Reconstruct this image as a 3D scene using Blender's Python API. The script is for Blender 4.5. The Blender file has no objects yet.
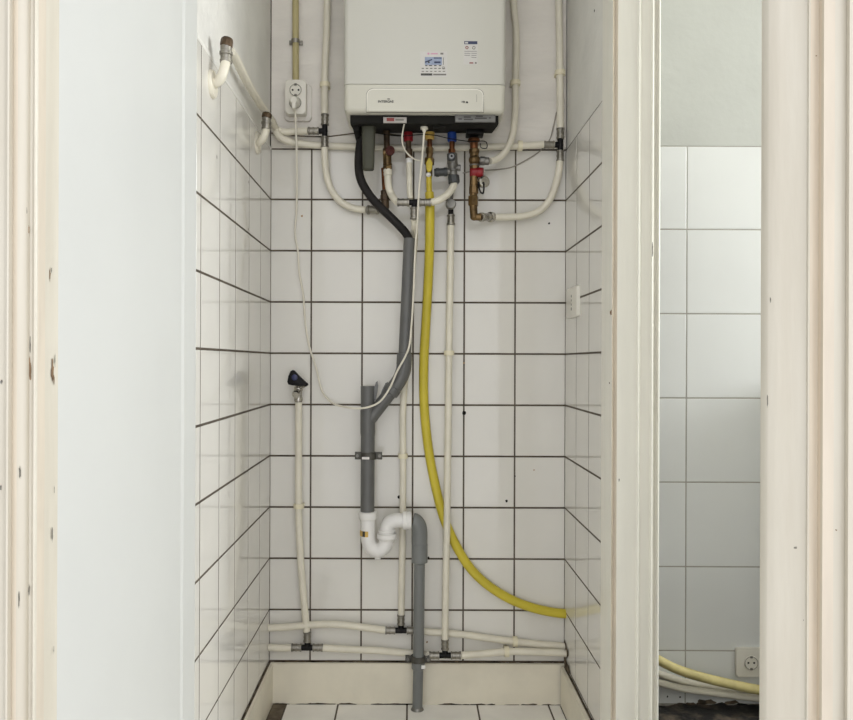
import bpy, bmesh, math, random
from mathutils import Vector, Matrix, noise

random.seed(7)
C = bpy.context.scene.collection
R = math.radians
F, VX, VY, CAMZ = 775.0, 411.5, 362.0, 1.0125      # focal length in pixels, vanishing point, eye height
ROLL = R(0.2)
W = 2.30                                            # face of the back wall, metres from the eye

def P(px, py, Y):
    """pixel of the photograph at distance Y -> point"""
    dx, dy = px - VX, py - VY
    x = dx * math.cos(ROLL) + dy * math.sin(ROLL)
    y = -dx * math.sin(ROLL) + dy * math.cos(ROLL)
    return Vector((x * Y / F, Y, CAMZ - y * Y / F))

def PX(px, Y): return (px - VX) * Y / F
def PZ(py, Y): return CAMZ - (py - VY) * Y / F

# ------------------------------------------------------------------ materials
def srgb(r, g, b):
    f = lambda c: (c / 255 / 12.92) if c / 255 <= .04045 else ((c / 255 + .055) / 1.055) ** 2.4
    return (f(r), f(g), f(b), 1)

def mat(name, col, rough=.5, metal=0., var=.06, scale=14., bump=0., bscale=60., coat=0., col2=None, mix=(.45, .62), stretch=(1, 1, 1), spec=.5, detail=4):
    m = bpy.data.materials.new(name); m.use_nodes = True
    nt = m.node_tree; N = nt.nodes; L = nt.links
    b = N['Principled BSDF']
    b.inputs['Roughness'].default_value = rough
    b.inputs['Metallic'].default_value = metal
    b.inputs['Coat Weight'].default_value = coat
    b.inputs['Coat Roughness'].default_value = .05
    b.inputs['Specular IOR Level'].default_value = spec
    tc = N.new('ShaderNodeTexCoord'); mp = N.new('ShaderNodeMapping')
    mp.inputs['Scale'].default_value = stretch
    L.new(tc.outputs['Object'], mp.inputs['Vector'])
    n = N.new('ShaderNodeTexNoise'); n.inputs['Scale'].default_value = scale; n.inputs['Detail'].default_value = detail
    L.new(mp.outputs['Vector'], n.inputs['Vector'])
    r = N.new('ShaderNodeValToRGB')
    c = srgb(*col)
    if col2 is None:
        lo = tuple(max(0, x * (1 - var * 2)) for x in c[:3]) + (1,)
        r.color_ramp.elements[0].position, r.color_ramp.elements[1].position = .3, .62
        r.color_ramp.elements[0].color, r.color_ramp.elements[1].color = lo, c
    else:
        r.color_ramp.elements[0].position, r.color_ramp.elements[1].position = mix
        r.color_ramp.elements[0].color, r.color_ramp.elements[1].color = c, srgb(*col2)
    L.new(n.outputs['Fac'], r.inputs['Fac']); L.new(r.outputs['Color'], b.inputs['Base Color'])
    if bump:
        n2 = N.new('ShaderNodeTexNoise'); n2.inputs['Scale'].default_value = bscale; n2.inputs['Detail'].default_value = 5
        L.new(mp.outputs['Vector'], n2.inputs['Vector'])
        bp = N.new('ShaderNodeBump'); bp.inputs['Strength'].default_value = bump; bp.inputs['Distance'].default_value = .01
        L.new(n2.outputs['Fac'], bp.inputs['Height']); L.new(bp.outputs['Normal'], b.inputs['Normal'])
    return m

M = dict(
    tile=mat('white_glazed_tile', (222, 219, 211), .05, var=.02, scale=5, spec=.5),
    grout=mat('dark_dirty_grout', (94, 84, 72), .9, var=.2, scale=30),
    grout_thin=mat('worn_side_grout', (120, 114, 104), .9, var=.25, scale=30),
    ktile=mat('kitchen_glazed_tile', (226, 227, 224), .12, var=.015, scale=4),
    kgrout=mat('kitchen_grey_grout', (172, 168, 158), .9, var=.08, scale=25),
    ftile=mat('floor_tile_glaze', (246, 243, 236), .25, var=.05, scale=9),
    plaster=mat('painted_plaster', (228, 226, 219), .65, var=.05, scale=7, bump=.2, bscale=30),
    brickpaint=mat('painted_rough_plaster', (232, 227, 218), .6, var=.05, scale=9, bump=.55, bscale=22, stretch=(.6, 1, 1.8)),
    kplaster=mat('kitchen_plaster', (190, 191, 184), .7, var=.03, scale=5, bump=.1, bscale=40),
    wallwhite=mat('smooth_white_wall_paint', (212, 213, 209), .38, var=.012, scale=5, bump=.03, bscale=30),
    cream=mat('cream_gloss_paint', (207, 200, 184), .34, var=.035, scale=10, bump=.07, bscale=24, stretch=(4, 4, .5), col2=(213, 207, 192), mix=(.35, .65)),
    yellowed=mat('yellowed_old_paint', (219, 208, 190), .38, var=.05, scale=14, stretch=(4, 4, .5)),
    post=mat('ivory_gloss_paint', (236, 233, 221), .35, var=.025, scale=8, bump=.05, bscale=24, stretch=(4, 4, .5)),
    chip=mat('bare_wood_chip', (150, 122, 92), .8, var=.3, scale=60),
    chipgrey=mat('grey_paint_chip', (130, 126, 116), .8, var=.3, scale=60),
    skirting=mat('cream_skirting_paint', (230, 223, 204), .42, var=.05, scale=9, bump=.06, bscale=35),
    dirt=mat('brown_dirt', (116, 102, 82), .95, var=.4, scale=45, bump=.3, bscale=90),
    hole=mat('drill_hole_dark', (22, 20, 18), .95, var=.1),
    rust=mat('rust_stain', (176, 140, 96), .7, var=.2, scale=60),
    mortar=mat('grey_mortar', (112, 100, 84), .9, var=.25, scale=35, bump=.3, bscale=80),
    sootfloor=mat('dirty_black_floor', (30, 28, 25), .85, scale=16, col2=(112, 100, 84), mix=(.45, .78), bump=.8, bscale=50, detail=8),
    ceil=mat('ceiling_white', (225, 223, 216), .8, var=.02),
    pipe=mat('cream_white_pipe', (228, 222, 204), .38, var=.05, scale=18),
    clip=mat('cream_pipe_clip', (232, 224, 196), .45, var=.05, scale=20),
    pipe_aged=mat('painted_over_pipe', (216, 208, 194), .45, var=.05, scale=18),
    conduit=mat('yellowed_conduit', (188, 176, 128), .4, var=.08, scale=12),
    steel=mat('press_sleeve_steel', (156, 152, 142), .34, .85, var=.15, scale=40),
    chrome=mat('chrome_plating', (190, 186, 176), .22, .9, var=.12, scale=40),
    blackp=mat('black_plastic', (22, 21, 21), .5, var=.15, scale=30, spec=.2),
    rubber=mat('black_rubber_hose', (34, 31, 30), .6, var=.12, scale=25, spec=.25),
    greypipe=mat('grey_drain_plastic', (98, 98, 96), .4, var=.06, scale=14),
    greyfit=mat('light_grey_drain_plastic', (118, 120, 118), .38, var=.05, scale=14),
    whitep=mat('white_trap_plastic', (232, 230, 226), .3, var=.03, scale=14),
    olive=mat('smoked_olive_plastic', (74, 74, 62), .5, var=.08, scale=14, spec=.25),
    brass=mat('aged_brass', (126, 102, 68), .36, .8, scale=45, var=.3),
    copper=mat('copper_pipe', (132, 86, 56), .36, .85, var=.25, scale=40),
    darkbrass=mat('tarnished_brass', (98, 80, 60), .5, .6, var=.3, scale=45),
    redp=mat('red_plastic', (138, 20, 27), .4, var=.1),
    maroon=mat('dark_red_knob', (84, 44, 38), .6, var=.15, scale=40, spec=.25),
    bluep=mat('blue_plastic', (26, 62, 140), .4, var=.1),
    darkblue=mat('dark_blue_cap', (44, 50, 92), .4, var=.1),
    yellowcap=mat('yellow_plastic', (214, 178, 92), .4, var=.1),
    yellowpaint=mat('yellow_paint', (206, 184, 52), .4, var=.1, scale=30),
    yellow=mat('yellow_gas_hose', (206, 188, 56), .42, var=.06, scale=12),
    yellowold=mat('dusty_yellow_hose', (212, 198, 136), .6, var=.12, scale=20),
    greymetal=mat('grey_cast_valve', (132, 130, 124), .4, .6, var=.2, scale=40),
    clampm=mat('dull_clamp_metal', (92, 90, 84), .5, .5, var=.2, scale=40),
    darkgrey=mat('dark_grey_rubber', (64, 66, 66), .5, var=.15, scale=30),
    boiler=mat('boiler_white_enamel', (202, 200, 190), .32, var=.012, scale=4),
    boilerlow=mat('boiler_cream_plastic', (207, 204, 190), .34, var=.012, scale=4),
    rim=mat('painted_rim_highlight', (240, 237, 226), .25, var=.01, scale=4),
    seam=mat('shadow_gap_grey', (120, 116, 106), .7, var=.05),
    tray=mat('boiler_underside_grey', (36, 35, 32), .8, var=.12, scale=20, spec=.15),
    labelgrey=mat('silver_label', (150, 150, 150), .4, var=.08, scale=60),
    labelwhite=mat('white_label', (226, 222, 218), .45, var=.03, scale=60),
    shadedplate=mat('shaded_silver_plate', (118, 117, 114), .45, var=.1, scale=60),
    shadedlabel=mat('shaded_white_label', (178, 172, 166), .5, var=.04, scale=60),
    film=mat('clear_sticker_film', (206, 203, 197), .4, var=.02, scale=60),
    labelred=mat('red_label_print', (140, 54, 44), .5, var=.1),
    ink=mat('grey_print', (120, 117, 108), .5, var=.05),
    inkdark=mat('dark_print', (66, 64, 60), .5, var=.1),
    navy=mat('navy_print', (36, 46, 82), .4, var=.08),
    skyprint=mat('pale_blue_print', (150, 162, 186), .4, var=.1, scale=120),
    pinkprint=mat('pink_print', (208, 150, 176), .4, var=.06),
    cable=mat('white_cable', (226, 220, 204), .4, var=.04),
    thinwire=mat('grey_wire', (158, 152, 140), .5, var=.1),
    socketp=mat('white_socket_plastic', (228, 224, 212), .3, var=.02),
)

# ------------------------------------------------------------------ mesh building
class MB:
    def __init__(s): s.v, s.f, s.m = [], [], []
    def add(s, vs, fs, k=0):
        b = len(s.v)
        s.v += [Vector(v) for v in vs]
        s.f += [[b + i for i in f] for f in fs]; s.m += [k] * len(fs)
        return s
    def build(s, name, mats, parent=None, sharp=34, origin=None):
        if not isinstance(mats, (list, tuple)): mats = [mats]
        lo = Vector((min(v.x for v in s.v), min(v.y for v in s.v), min(v.z for v in s.v)))
        hi = Vector((max(v.x for v in s.v), max(v.y for v in s.v), max(v.z for v in s.v)))
        org = Vector(((lo.x + hi.x) / 2, (lo.y + hi.y) / 2, lo.z)) if origin is None else Vector(origin)
        me = bpy.data.meshes.new(name)
        me.from_pydata([v - org for v in s.v], [], s.f)
        for m in mats: me.materials.append(M[m] if isinstance(m, str) else m)
        me.polygons.foreach_set('material_index', s.m)
        me.polygons.foreach_set('use_smooth', [True] * len(s.f))
        me.update()
        bm = bmesh.new(); bm.from_mesh(me); bmesh.ops.recalc_face_normals(bm, faces=bm.faces); bm.to_mesh(me); bm.free()
        me.set_sharp_from_angle(angle=R(sharp))
        o = bpy.data.objects.new(name, me); C.objects.link(o)
        o.location = org
        if parent is not None:
            p, base = parent, Vector((0, 0, 0))
            while p is not None: base += p.location; p = p.parent
            o.parent = parent; o.location = org - base
        return o

def smooth_pts(pts, rad, sub):
    pts = [Vector(p) for p in pts]
    if len(pts) < 3 or sub <= 1: return pts, rad
    q = [pts[0] * 2 - pts[1]] + pts + [pts[-1] * 2 - pts[-2]]
    out, ro = [], []
    for i in range(1, len(q) - 2):
        a, b, c, d = q[i - 1:i + 3]
        # centripetal Catmull-Rom keeps bends of unequal spacing from overshooting
        t0 = 0; t1 = t0 + max((b - a).length, 1e-6) ** .5; t2 = t1 + max((c - b).length, 1e-6) ** .5; t3 = t2 + max((d - c).length, 1e-6) ** .5
        for k in range(sub):
            t = t1 + (t2 - t1) * k / sub
            A1 = a * ((t1 - t) / (t1 - t0)) + b * ((t - t0) / (t1 - t0))
            A2 = b * ((t2 - t) / (t2 - t1)) + c * ((t - t1) / (t2 - t1))
            A3 = c * ((t3 - t) / (t3 - t2)) + d * ((t - t2) / (t3 - t2))
            B1 = A1 * ((t2 - t) / (t2 - t0)) + A2 * ((t - t0) / (t2 - t0))
            B2 = A2 * ((t3 - t) / (t3 - t1)) + A3 * ((t - t1) / (t3 - t1))
            out.append(B1 * ((t2 - t) / (t2 - t1)) + B2 * ((t - t1) / (t2 - t1)))
            ro.append(rad[i - 1] + (rad[i] - rad[i - 1]) * k / sub)
    out.append(pts[-1]); ro.append(rad[-1])
    return out, ro

def tube(mb, pts, r, seg=14, sub=6, k=0, kfun=None):
    rad = list(r) if isinstance(r, (list, tuple)) else [r] * len(pts)
    pts, rad = smooth_pts(pts, rad, sub)
    n = len(pts); vs, fs = [], []
    t = (pts[1] - pts[0]).normalized()
    u = t.orthogonal().normalized()
    for i in range(n):
        tn = (pts[min(i + 1, n - 1)] - pts[max(i - 1, 0)]).normalized()
        u = (u - tn * u.dot(tn)).normalized(); v = tn.cross(u)
        for j in range(seg):
            a = 2 * math.pi * j / seg
            vs.append(pts[i] + (u * math.cos(a) + v * math.sin(a)) * rad[i])
    b = len(mb.v)
    for i in range(n - 1):
        kk = kfun(pts[i]) if kfun else k
        mb.add([], [], kk)
        for j in range(seg):
            fs.append(([i * seg + j, i * seg + (j + 1) % seg, (i + 1) * seg + (j + 1) % seg, (i + 1) * seg + j], kk))
    fs.append((list(range(seg))[::-1], kfun(pts[0]) if kfun else k)); fs.append(([(n - 1) * seg + j for j in range(seg)], kfun(pts[-1]) if kfun else k))
    mb.v += vs
    for f, kk in fs: mb.f.append([b + i for i in f]); mb.m.append(kk)
    return mb

def lathe(mb, p0, p1, prof, seg=18, k=0):
    """prof: (fraction along p0->p1, radius)"""
    p0, p1 = Vector(p0), Vector(p1)
    t = (p1 - p0).normalized(); u = t.orthogonal().normalized(); v = t.cross(u)
    vs, fs = [], []
    for q, r in prof:
        c = p0.lerp(p1, q)
        for j in range(seg):
            a = 2 * math.pi * (j + .5) / seg
            vs.append(c + (u * math.cos(a) + v * math.sin(a)) * max(r, 1e-5))
    for i in range(len(prof) - 1):
        for j in range(seg):
            fs.append([i * seg + j, i * seg + (j + 1) % seg, (i + 1) * seg + (j + 1) % seg, (i + 1) * seg + j])
    fs.append(list(range(seg))[::-1]); fs.append([(len(prof) - 1) * seg + j for j in range(seg)])
    return mb.add(vs, fs, k)

def cyl(mb, p0, p1, r, seg=18, k=0, bev=.12):
    L = (Vector(p1) - Vector(p0)).length; e = min(r * bev / L, .3)
    return lathe(mb, p0, p1, [(0, r * (1 - bev)), (e, r), (1 - e, r), (1, r * (1 - bev))], seg, k)

def from_bm(mb, bm, k=0):
    bm.verts.index_update()
    mb.add([v.co.copy() for v in bm.verts], [[v.index for v in f.verts] for f in bm.faces], k); bm.free(); return mb

def box(mb, lo, hi, bev=0., seg=2, k=0):
    bm = bmesh.new(); bmesh.ops.create_cube(bm, size=1)
    lo, hi = Vector(lo), Vector(hi)
    for v in bm.verts: v.co = Vector([(lo[i] + hi[i]) / 2 + v.co[i] * (hi[i] - lo[i]) for i in range(3)])
    if bev: bmesh.ops.bevel(bm, geom=list(bm.edges), offset=bev, segments=seg, profile=.5, affect='EDGES')
    return from_bm(mb, bm, k)

def box_part(mb, lo, hi, bev, seg, pick, k=0):
    bm = bmesh.new(); bmesh.ops.create_cube(bm, size=1)
    lo, hi = Vector(lo), Vector(hi)
    for v in bm.verts: v.co = Vector([(lo[i] + hi[i]) / 2 + v.co[i] * (hi[i] - lo[i]) for i in range(3)])
    bmesh.ops.bevel(bm, geom=[e for e in bm.edges if pick(e.verts[0].co, e.verts[1].co)], offset=bev, segments=seg, profile=.5, affect='EDGES')
    return from_bm(mb, bm, k)

def prism(mb, poly, direction, bev=0., seg=2, k=0):
    """closed outline (points) pushed along direction, edges of the far face rounded"""
    bm = bmesh.new()
    a = [bm.verts.new(Vector(p)) for p in poly]; d = Vector(direction)
    b = [bm.verts.new(Vector(p) + d) for p in poly]
    bm.faces.new(a[::-1]); top = bm.faces.new(b); n = len(a)
    for i in range(n): bm.faces.new([a[i], a[(i + 1) % n], b[(i + 1) % n], b[i]])
    if bev: bmesh.ops.bevel(bm, geom=list(top.edges), offset=bev, segments=seg, profile=.5, affect='EDGES')
    return from_bm(mb, bm, k)

def ball(mb, c, r, k=0, sc=(1, 1, 1), n=12):
    bm = bmesh.new(); bmesh.ops.create_uvsphere(bm, u_segments=n * 2, v_segments=n, radius=r)
    for v in bm.verts: v.co = Vector(c) + Vector([v.co[i] * sc[i] for i in range(3)])
    return from_bm(mb, bm, k)

def ring(mb, c, nrm, R0, r, seg=20, k=0):
    c, nrm = Vector(c), Vector(nrm).normalized(); u = nrm.orthogonal().normalized(); v = nrm.cross(u)
    vs, fs, s2 = [], [], 8
    for i in range(seg):
        a = 2 * math.pi * i / seg; d = u * math.cos(a) + v * math.sin(a)
        for j in range(s2):
            b = 2 * math.pi * j / s2
            vs.append(c + d * (R0 + r * math.cos(b)) + nrm * r * math.sin(b))
    for i in range(seg):
        for j in range(s2):
            fs.append([i * s2 + j, ((i + 1) % seg) * s2 + j, ((i + 1) % seg) * s2 + (j + 1) % s2, i * s2 + (j + 1) % s2])
    return mb.add(vs, fs, k)

def blob(mb, c, u, v, n, ru, rv, h, k=1, jag=.3, m=9):
    """thin irregular patch (chip, stain, hole) in a surface"""
    c, u, v, n = Vector(c), Vector(u), Vector(v), Vector(n)
    rim = []
    for i in range(m):
        a = 2 * math.pi * i / m; q = 1 + random.uniform(-jag, jag)
        rim.append(c + u * math.cos(a) * ru * q + v * math.sin(a) * rv * q + n * h)
    return mb.add(rim + [c + n * h], [[i, (i + 1) % m, m] for i in range(m)], k)

def rrect(cx, cz, w, h, r, Y, n=5, corners=(1, 1, 1, 1)):
    out = []
    for ci, (sx, sz, a0) in enumerate(((1, 1, 0), (-1, 1, 90), (-1, -1, 180), (1, -1, 270))):
        if corners[ci]:
            for i in range(n + 1):
                a = R(a0 + 90 * i / n)
                out.append(Vector((cx + sx * (w / 2 - r) + math.cos(a) * r, Y, cz + sz * (h / 2 - r) + math.sin(a) * r)))
        else: out.append(Vector((cx + sx * w / 2, Y, cz + sz * h / 2)))
    return out

def text(body, name, m, size, loc, parent, widths=None):
    cu = bpy.data.curves.new(name, 'FONT'); cu.body = body; cu.size = size; cu.align_x = 'CENTER'; cu.align_y = 'CENTER'; cu.extrude = .0003
    cu.resolution_u = 3; cu.offset = size * .03
    t = bpy.data.objects.new(name + '_curve', cu); C.objects.link(t)
    dg = bpy.context.evaluated_depsgraph_get(); dg.update()
    me0 = t.evaluated_get(dg).to_mesh()
    mb = MB(); vs = [v.co.copy() for v in me0.vertices]
    x0, x1 = min(v.x for v in vs), max(v.x for v in vs); sx = widths / (x1 - x0) if widths else 1
    mb.add([Vector(loc) + Vector((v.x * sx, -v.z, v.y)) for v in vs], [list(p.vertices) for p in me0.polygons])
    t.evaluated_get(dg).to_mesh_clear(); bpy.data.objects.remove(t); bpy.data.curves.remove(cu)
    return mb.build(name, m, parent)

def tag(o, label, cat, group=None):
    o['label'] = label; o['category'] = cat
    if group: o['group'] = group
    return o
def thing(name, label, cat, loc, group=None):
    o = bpy.data.objects.new(name, None); C.objects.link(o); o.location = loc; o.empty_display_size = .05
    return tag(o, label, cat, group)
def struct(o): o['kind'] = 'structure'; return o

# ------------------------------------------------------------------ setting: tiled closet
XL, XR = -(VX - 270.4) / (F / W), (565.2 - VX) / (F / W)
SP = .1522                                            # tile pitch
ZT0 = PZ(199.8, W)                                    # one bed joint
def zlines(lo, hi, z0=ZT0, p=SP):
    k0 = math.floor((lo - z0) / p); out = [z0 + p * k for k in range(k0, k0 + 60)]
    return [lo] + [z for z in out if lo + .004 < z < hi - .004] + [hi]

def tiles(mb, org, u, v, n, us, vs, gu, gv, deep=.0009, bev=.0011, tilt=.00012, kt=0, kg=1, skip=None):
    """separate glazed tiles over a bed of grout: us, vs are the joint centres along u and v"""
    org, u, v, n = Vector(org), Vector(u), Vector(v), Vector(n)
    mb.add([org + u * a + v * b - n * deep for a, b in ((us[0], vs[0]), (us[-1], vs[0]), (us[-1], vs[-1]), (us[0], vs[-1]))], [[0, 1, 2, 3]], kg)
    for i in range(len(us) - 1):
        for j in range(len(vs) - 1):
            a0, a1, b0, b1 = us[i] + gu / 2, us[i + 1] - gu / 2, vs[j] + gv / 2, vs[j + 1] - gv / 2
            if a1 - a0 < .006 or b1 - b0 < .006: continue
            kk = skip(i, j) if skip else kt
            o = [org + u * a + v * b - n * deep * 1.2 for a, b in ((a0, b0), (a1, b0), (a1, b1), (a0, b1))]
            t = [org + u * a + v * b + n * random.uniform(-tilt, tilt) for a, b in ((a0 + bev, b0 + bev), (a1 - bev, b0 + bev), (a1 - bev, b1 - bev), (a0 + bev, b1 - bev))]
            mb.add(o + t, [[4, 5, 6, 7], [0, 1, 5, 4], [1, 2, 6, 5], [2, 3, 7, 6], [3, 0, 4, 7]], kk)

ZTOP, HIGH = PZ(149.3, W), 2.72
u, v, n = (1, 0, 0), (0, 0, 1), (0, -1, 0)
mb = MB()
vj = [PX(x, W) for x in (311, 362, 413, 464, 515)]
tiles(mb, (0, W, 0), u, v, n, [XL - .0016] + vj + [XR + .0016], zlines(0, ZTOP), .0042, .0048)
box(mb, (XL - .1, W + .0016, -.05), (XR, W + .16, HIGH), k=1)
box(mb, (XL, W + .001, ZTOP + .002), (XR, W + .02, HIGH), k=2)
box(mb, (XL, W - .004, PZ(147.5, W)), (XR, W + .01, PZ(136, W)), .0015, k=2)
# the gap under the plaster, drill holes and stains in the tiles
tube(mb, [P(x, y, W - .0042) for x, y in ((271, 133), (290, 135.5), (328, 136.5), (345, 134.5), (362, 132.8), (384, 133.5), (404, 136.2))], .0018, 6, k=5)
for x, y, r, kk in ((464, 413, 2.0, 3), (399, 497, 1.6, 3), (506.5, 501, 1.2, 3), (515, 476, .8, 3), (302, 216, 1.0, 4), (549, 223.5, 1.0, 3), (464, 363, .9, 4), (428, 558, 1.3, 3), (427, 642, .9, 4), (534, 470, .7, 4)):
    blob(mb, P(x, y, W), u, v, n, r / 337, r * 1.1 / 337, .0006, kk, .2)
struct(mb.build('wall_back', ['tile', 'grout', 'brickpaint', 'hole', 'rust', 'dirt'], sharp=9))

# side walls
YTL = W * 141.1 / 215.9; YB = W * 141.1 / 228.5; YN = .918
def ylines(y0, n): return [W] + [W - SP * k for k in range(1, n)]
mb = MB()
ys = [W + .0022] + [W - SP * k for k in range(1, 6)] + [YTL - .002]; ys = sorted(ys)
tiles(mb, (XL, 0, 0), (0, 1, 0), (0, 0, 1), (1, 0, 0), ys, zlines(0, ZTOP), .0056, .0048, deep=.0006)
box(mb, (XL - .12, YTL, -.05), (XL - .0016, W, ZTOP), k=1); box(mb, (XL - .12, YTL, ZTOP), (XL - .003, W, HIGH), k=2)
prism(mb, [(XL - .003, YTL, ZTOP - .004), (XL + .0006, YTL, ZTOP - .004), (XL + .0012, YTL, ZTOP + .001), (XL - .003, YTL, ZTOP + .012)], (0, W - YTL, 0), k=2)
for y_, z_, r in ((1.66, 1.45, .003), (1.98, 1.47, .0025), (1.98, 1.35, .003)):
    blob(mb, (XL, y_, z_), (0, 1, 0), (0, 0, 1), (1, 0, 0), r, r * 1.6, .0004, 3)
struct(mb.build('wall_left', ['tile', 'grout', 'plaster', 'grout_thin'], sharp=9))

mb = MB()          # smooth white wall between the closet and the doorway, with a rounded corner bead
mb2 = [(XL, YN), (XL, YB - .012), (XL + .0012, YB - .006), (XL + .0024, YB), (XL + .0010, YB + .005), (XL + .0004, YB + .008), (XL + .0004, YTL - .001), (XL - .003, YTL), (XL - .12, YTL), (XL - .12, YN)]
prism(mb, [(x, y, -.05) for x, y in mb2], (0, 0, HIGH + .05))
struct(mb.build('wall_hall', ['wallwhite'], sharp=10))

YTR = W * 153.7 / 190.2; YPR = 1.776; XK = XR + .105
mb = MB()
ys = sorted([W + .0022, W - SP, W - 2 * SP, YTR - .002])
tiles(mb, (XR, 0, 0), (0, 1, 0), (0, 0, 1), (-1, 0, 0), ys, zlines(0, ZTOP), .0056, .0048, deep=.0006)
box(mb, (XR + .0016, YTR, -.05), (XK, W + .16, ZTOP), k=1); box(mb, (XR + .002, YTR, ZTOP), (XK, W + .16, HIGH), k=2)
box(mb, (XR + .001, YPR, -.05), (XK, YTR - .002, HIGH), .001, k=2)
# broken render beside the pipes at the foot of the wall
for y_, z_, ry, rz in ((2.27, .175, .03, .02), (2.235, .125, .025, .02), (2.275, .13, .02, .03)):
    blob(mb, (XR, y_, z_), (0, 1, 0), (0, 0, 1), (-1, 0, 0), ry, rz, .0015, 3, .45, 13)
blob(mb, P(590, 58, 1.95) * 0 + Vector((XR + .002, 1.95, PZ(10, 1.95))), (0, 1, 0), (0, 0, 1), (-1, 0, 0), .004, .004, .001, 4)
struct(mb.build('wall_right', ['tile', 'grout', 'plaster', 'dirt', 'hole'], sharp=9))

# floor: closet tiles, mortar strip on the side, grimy kitchen floor
mb = MB()
xs = [XL + .010, PX(288, W), PX(339.5, W), PX(408.3, W), PX(478, W), PX(549, W), XR]
tiles(mb, (0, 0, 0), (1, 0, 0), (0, 1, 0), (0, 0, 1), xs, [YN, 1.43, 1.64, 1.85, 2.065, W], .0045, .0045, skip=lambda i, j: 2 if i == 0 else 0)
box(mb, (-1.3, YN, -.2), (XK, W + .1, -.004), k=2)
box(mb, (-1.3, -.9, -.2), (1.6, YN, -.0005), k=0)
struct(mb.build('floor', ['ftile', 'grout', 'mortar'], sharp=9))
mb = MB(); nx, ny = 90, 60; vs = []
for j in range(ny + 1):
    for i in range(nx + 1):
        x_, y_ = XK + (2.2 - XK) * i / nx, YN + (W - YN) * j / ny
        vs.append((x_, y_, -.001 + .005 * noise.noise(Vector((x_ * 14, y_ * 14, 3))) + .008 * noise.noise(Vector((x_ * 45, y_ * 45, 9)))))
mb.add(vs, [[j * (nx + 1) + i, j * (nx + 1) + i + 1, (j + 1) * (nx + 1) + i + 1, (j + 1) * (nx + 1) + i] for j in range(ny) for i in range(nx)])
box(mb, (XK, YN, -.2), (3.0, W + .1, -.02))
struct(mb.build('floor_kitchen', ['sootfloor'], sharp=80))

mb = MB(); box(mb, (-1.3, .80, HIGH), (3.0, W + .16, HIGH + .1)); struct(mb.build('ceiling', ['ceil']))

# skirting boards with a dirty top edge
def skirting(name, a, b, c, d, top, gaps):
    """a-b the wall line, c-d the room line"""
    mb = MB(); a, b, c, d = map(Vector, (a, b, c, d)); up = Vector((0, 0, top)); N = 44
    for i in range(N):
        t0, t1 = i / N, (i + 1) / N
        w0, w1, r0, r1 = a.lerp(b, t0), a.lerp(b, t1), c.lerp(d, t0), c.lerp(d, t1)
        z0 = up - Vector((0, 0, .0015))
        mb.add([r0, r1, r1 + z0, r0 + z0], [[0, 1, 2, 3]], 0)
        in0, in1 = (w0 - r0) * .6, (w1 - r1) * .6
        mb.add([r0 + z0, r1 + z0, r1 + in1 + up, r0 + in0 + up], [[0, 1, 2, 3]], 0)
        mb.add([r0 + in0 + up, r1 + in1 + up, w1 + up, w0 + up], [[0, 1, 2, 3]], 1)
    # ragged dirt along the joint with the tiles and with the floor
    along = (b - a).normalized(); out = (c - a).normalized()
    for i in range(60):
        t = random.random(); p = a.lerp(b, t) + up
        blob(mb, p + Vector((0, 0, .0005)), along, Vector((0, 0, 1)), out, random.uniform(.006, .024), random.uniform(.001, .0038), .0008, 1, .4)
        if random.random() < .7:
            p = c.lerp(d, t); blob(mb, p + Vector((0, 0, .001)), along, Vector((0, 0, 1)), out, random.uniform(.008, .03), random.uniform(.001, .0035), .0006, 1, .4)
    return struct(mb.build(name, ['skirting', 'dirt']))
HB = .1215
skirting('baseboard_back', (XL, W, 0), (XR, W, 0), (XL, W - .010, 0), (XR, W - .010, 0), HB, 1)
skirting('baseboard_left', (XL, YTL, 0), (XL, W, 0), (XL + .012, YTL, 0), (XL + .012, W, 0), HB, 1)
skirting('baseboard_right', (XR, YTR, 0), (XR, W - .02, 0), (XR - .014, YTR, 0), (XR - .014, W - .02, 0), HB - .004, 1)

# ------------------------------------------------------------------ setting: kitchen seen through the second opening
mb = MB(); KR = 3.0
kz = [PZ(y - 1.2, W) for y in (735, 651, 567, 482.5, 398.3, 314, 229.7, 146.3)]; kz[0] = 0
tiles(mb, (0, W, 0), (1, 0, 0), (0, 0, 1), (0, -1, 0), [XK, PX(686.4, W)] + [PX(686.4, W) + .333 * k for k in range(1, 7)], kz, .0032, .0036, deep=.0006, bev=.0012)
box(mb, (XK, W + .0016, -.05), (KR, W + .16, HIGH), k=1)
box(mb, (XK, W + .0005, kz[-1] + .001), (KR, W + .02, HIGH), .0005, k=2)
for x, y, rx, ry, kk in ((667.5, 696.5, .8, 1, 3), (680, 697, .9, 1, 3), (675, 689, .9, 1, 3), (705, 702, 9, 2.6, 4), (730, 702.5, 8, 2.2, 4), (690, 704, 5, 1.5, 4), (742, 705, 8, 2, 3), (697, 691.5, 3, .8, 3)):
    blob(mb, P(x, y, W), u, v, n, rx / 337, ry / 337, .0006, kk, .35, 12)
struct(mb.build('wall_kitchen_back', ['ktile', 'kgrout', 'kplaster', 'hole', 'dirt'], sharp=9))
mb = MB()
WIN = (1.15, 2.05, 1.2, 2.4)       # window hole in the kitchen's end wall: y0, y1, z0, z1
box(mb, (KR, YN - .1, -.05), (KR + .15, WIN[0], HIGH)); box(mb, (KR, WIN[1], -.05), (KR + .15, W + .16, HIGH))
box(mb, (KR, WIN[0], -.05), (KR + .15, WIN[1], WIN[2])); box(mb, (KR, WIN[0], WIN[3]), (KR + .15, WIN[1], HIGH))
struct(mb.build('wall_kitchen_end', ['kplaster']))

mb = MB(); box(mb, (1.15, 2.16, -.05), (1.30, W, .98), .004); struct(mb.build('kitchen_shade_block', ['kplaster']))  # added block out of view, casts the slanting shade edge on the tiles

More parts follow.
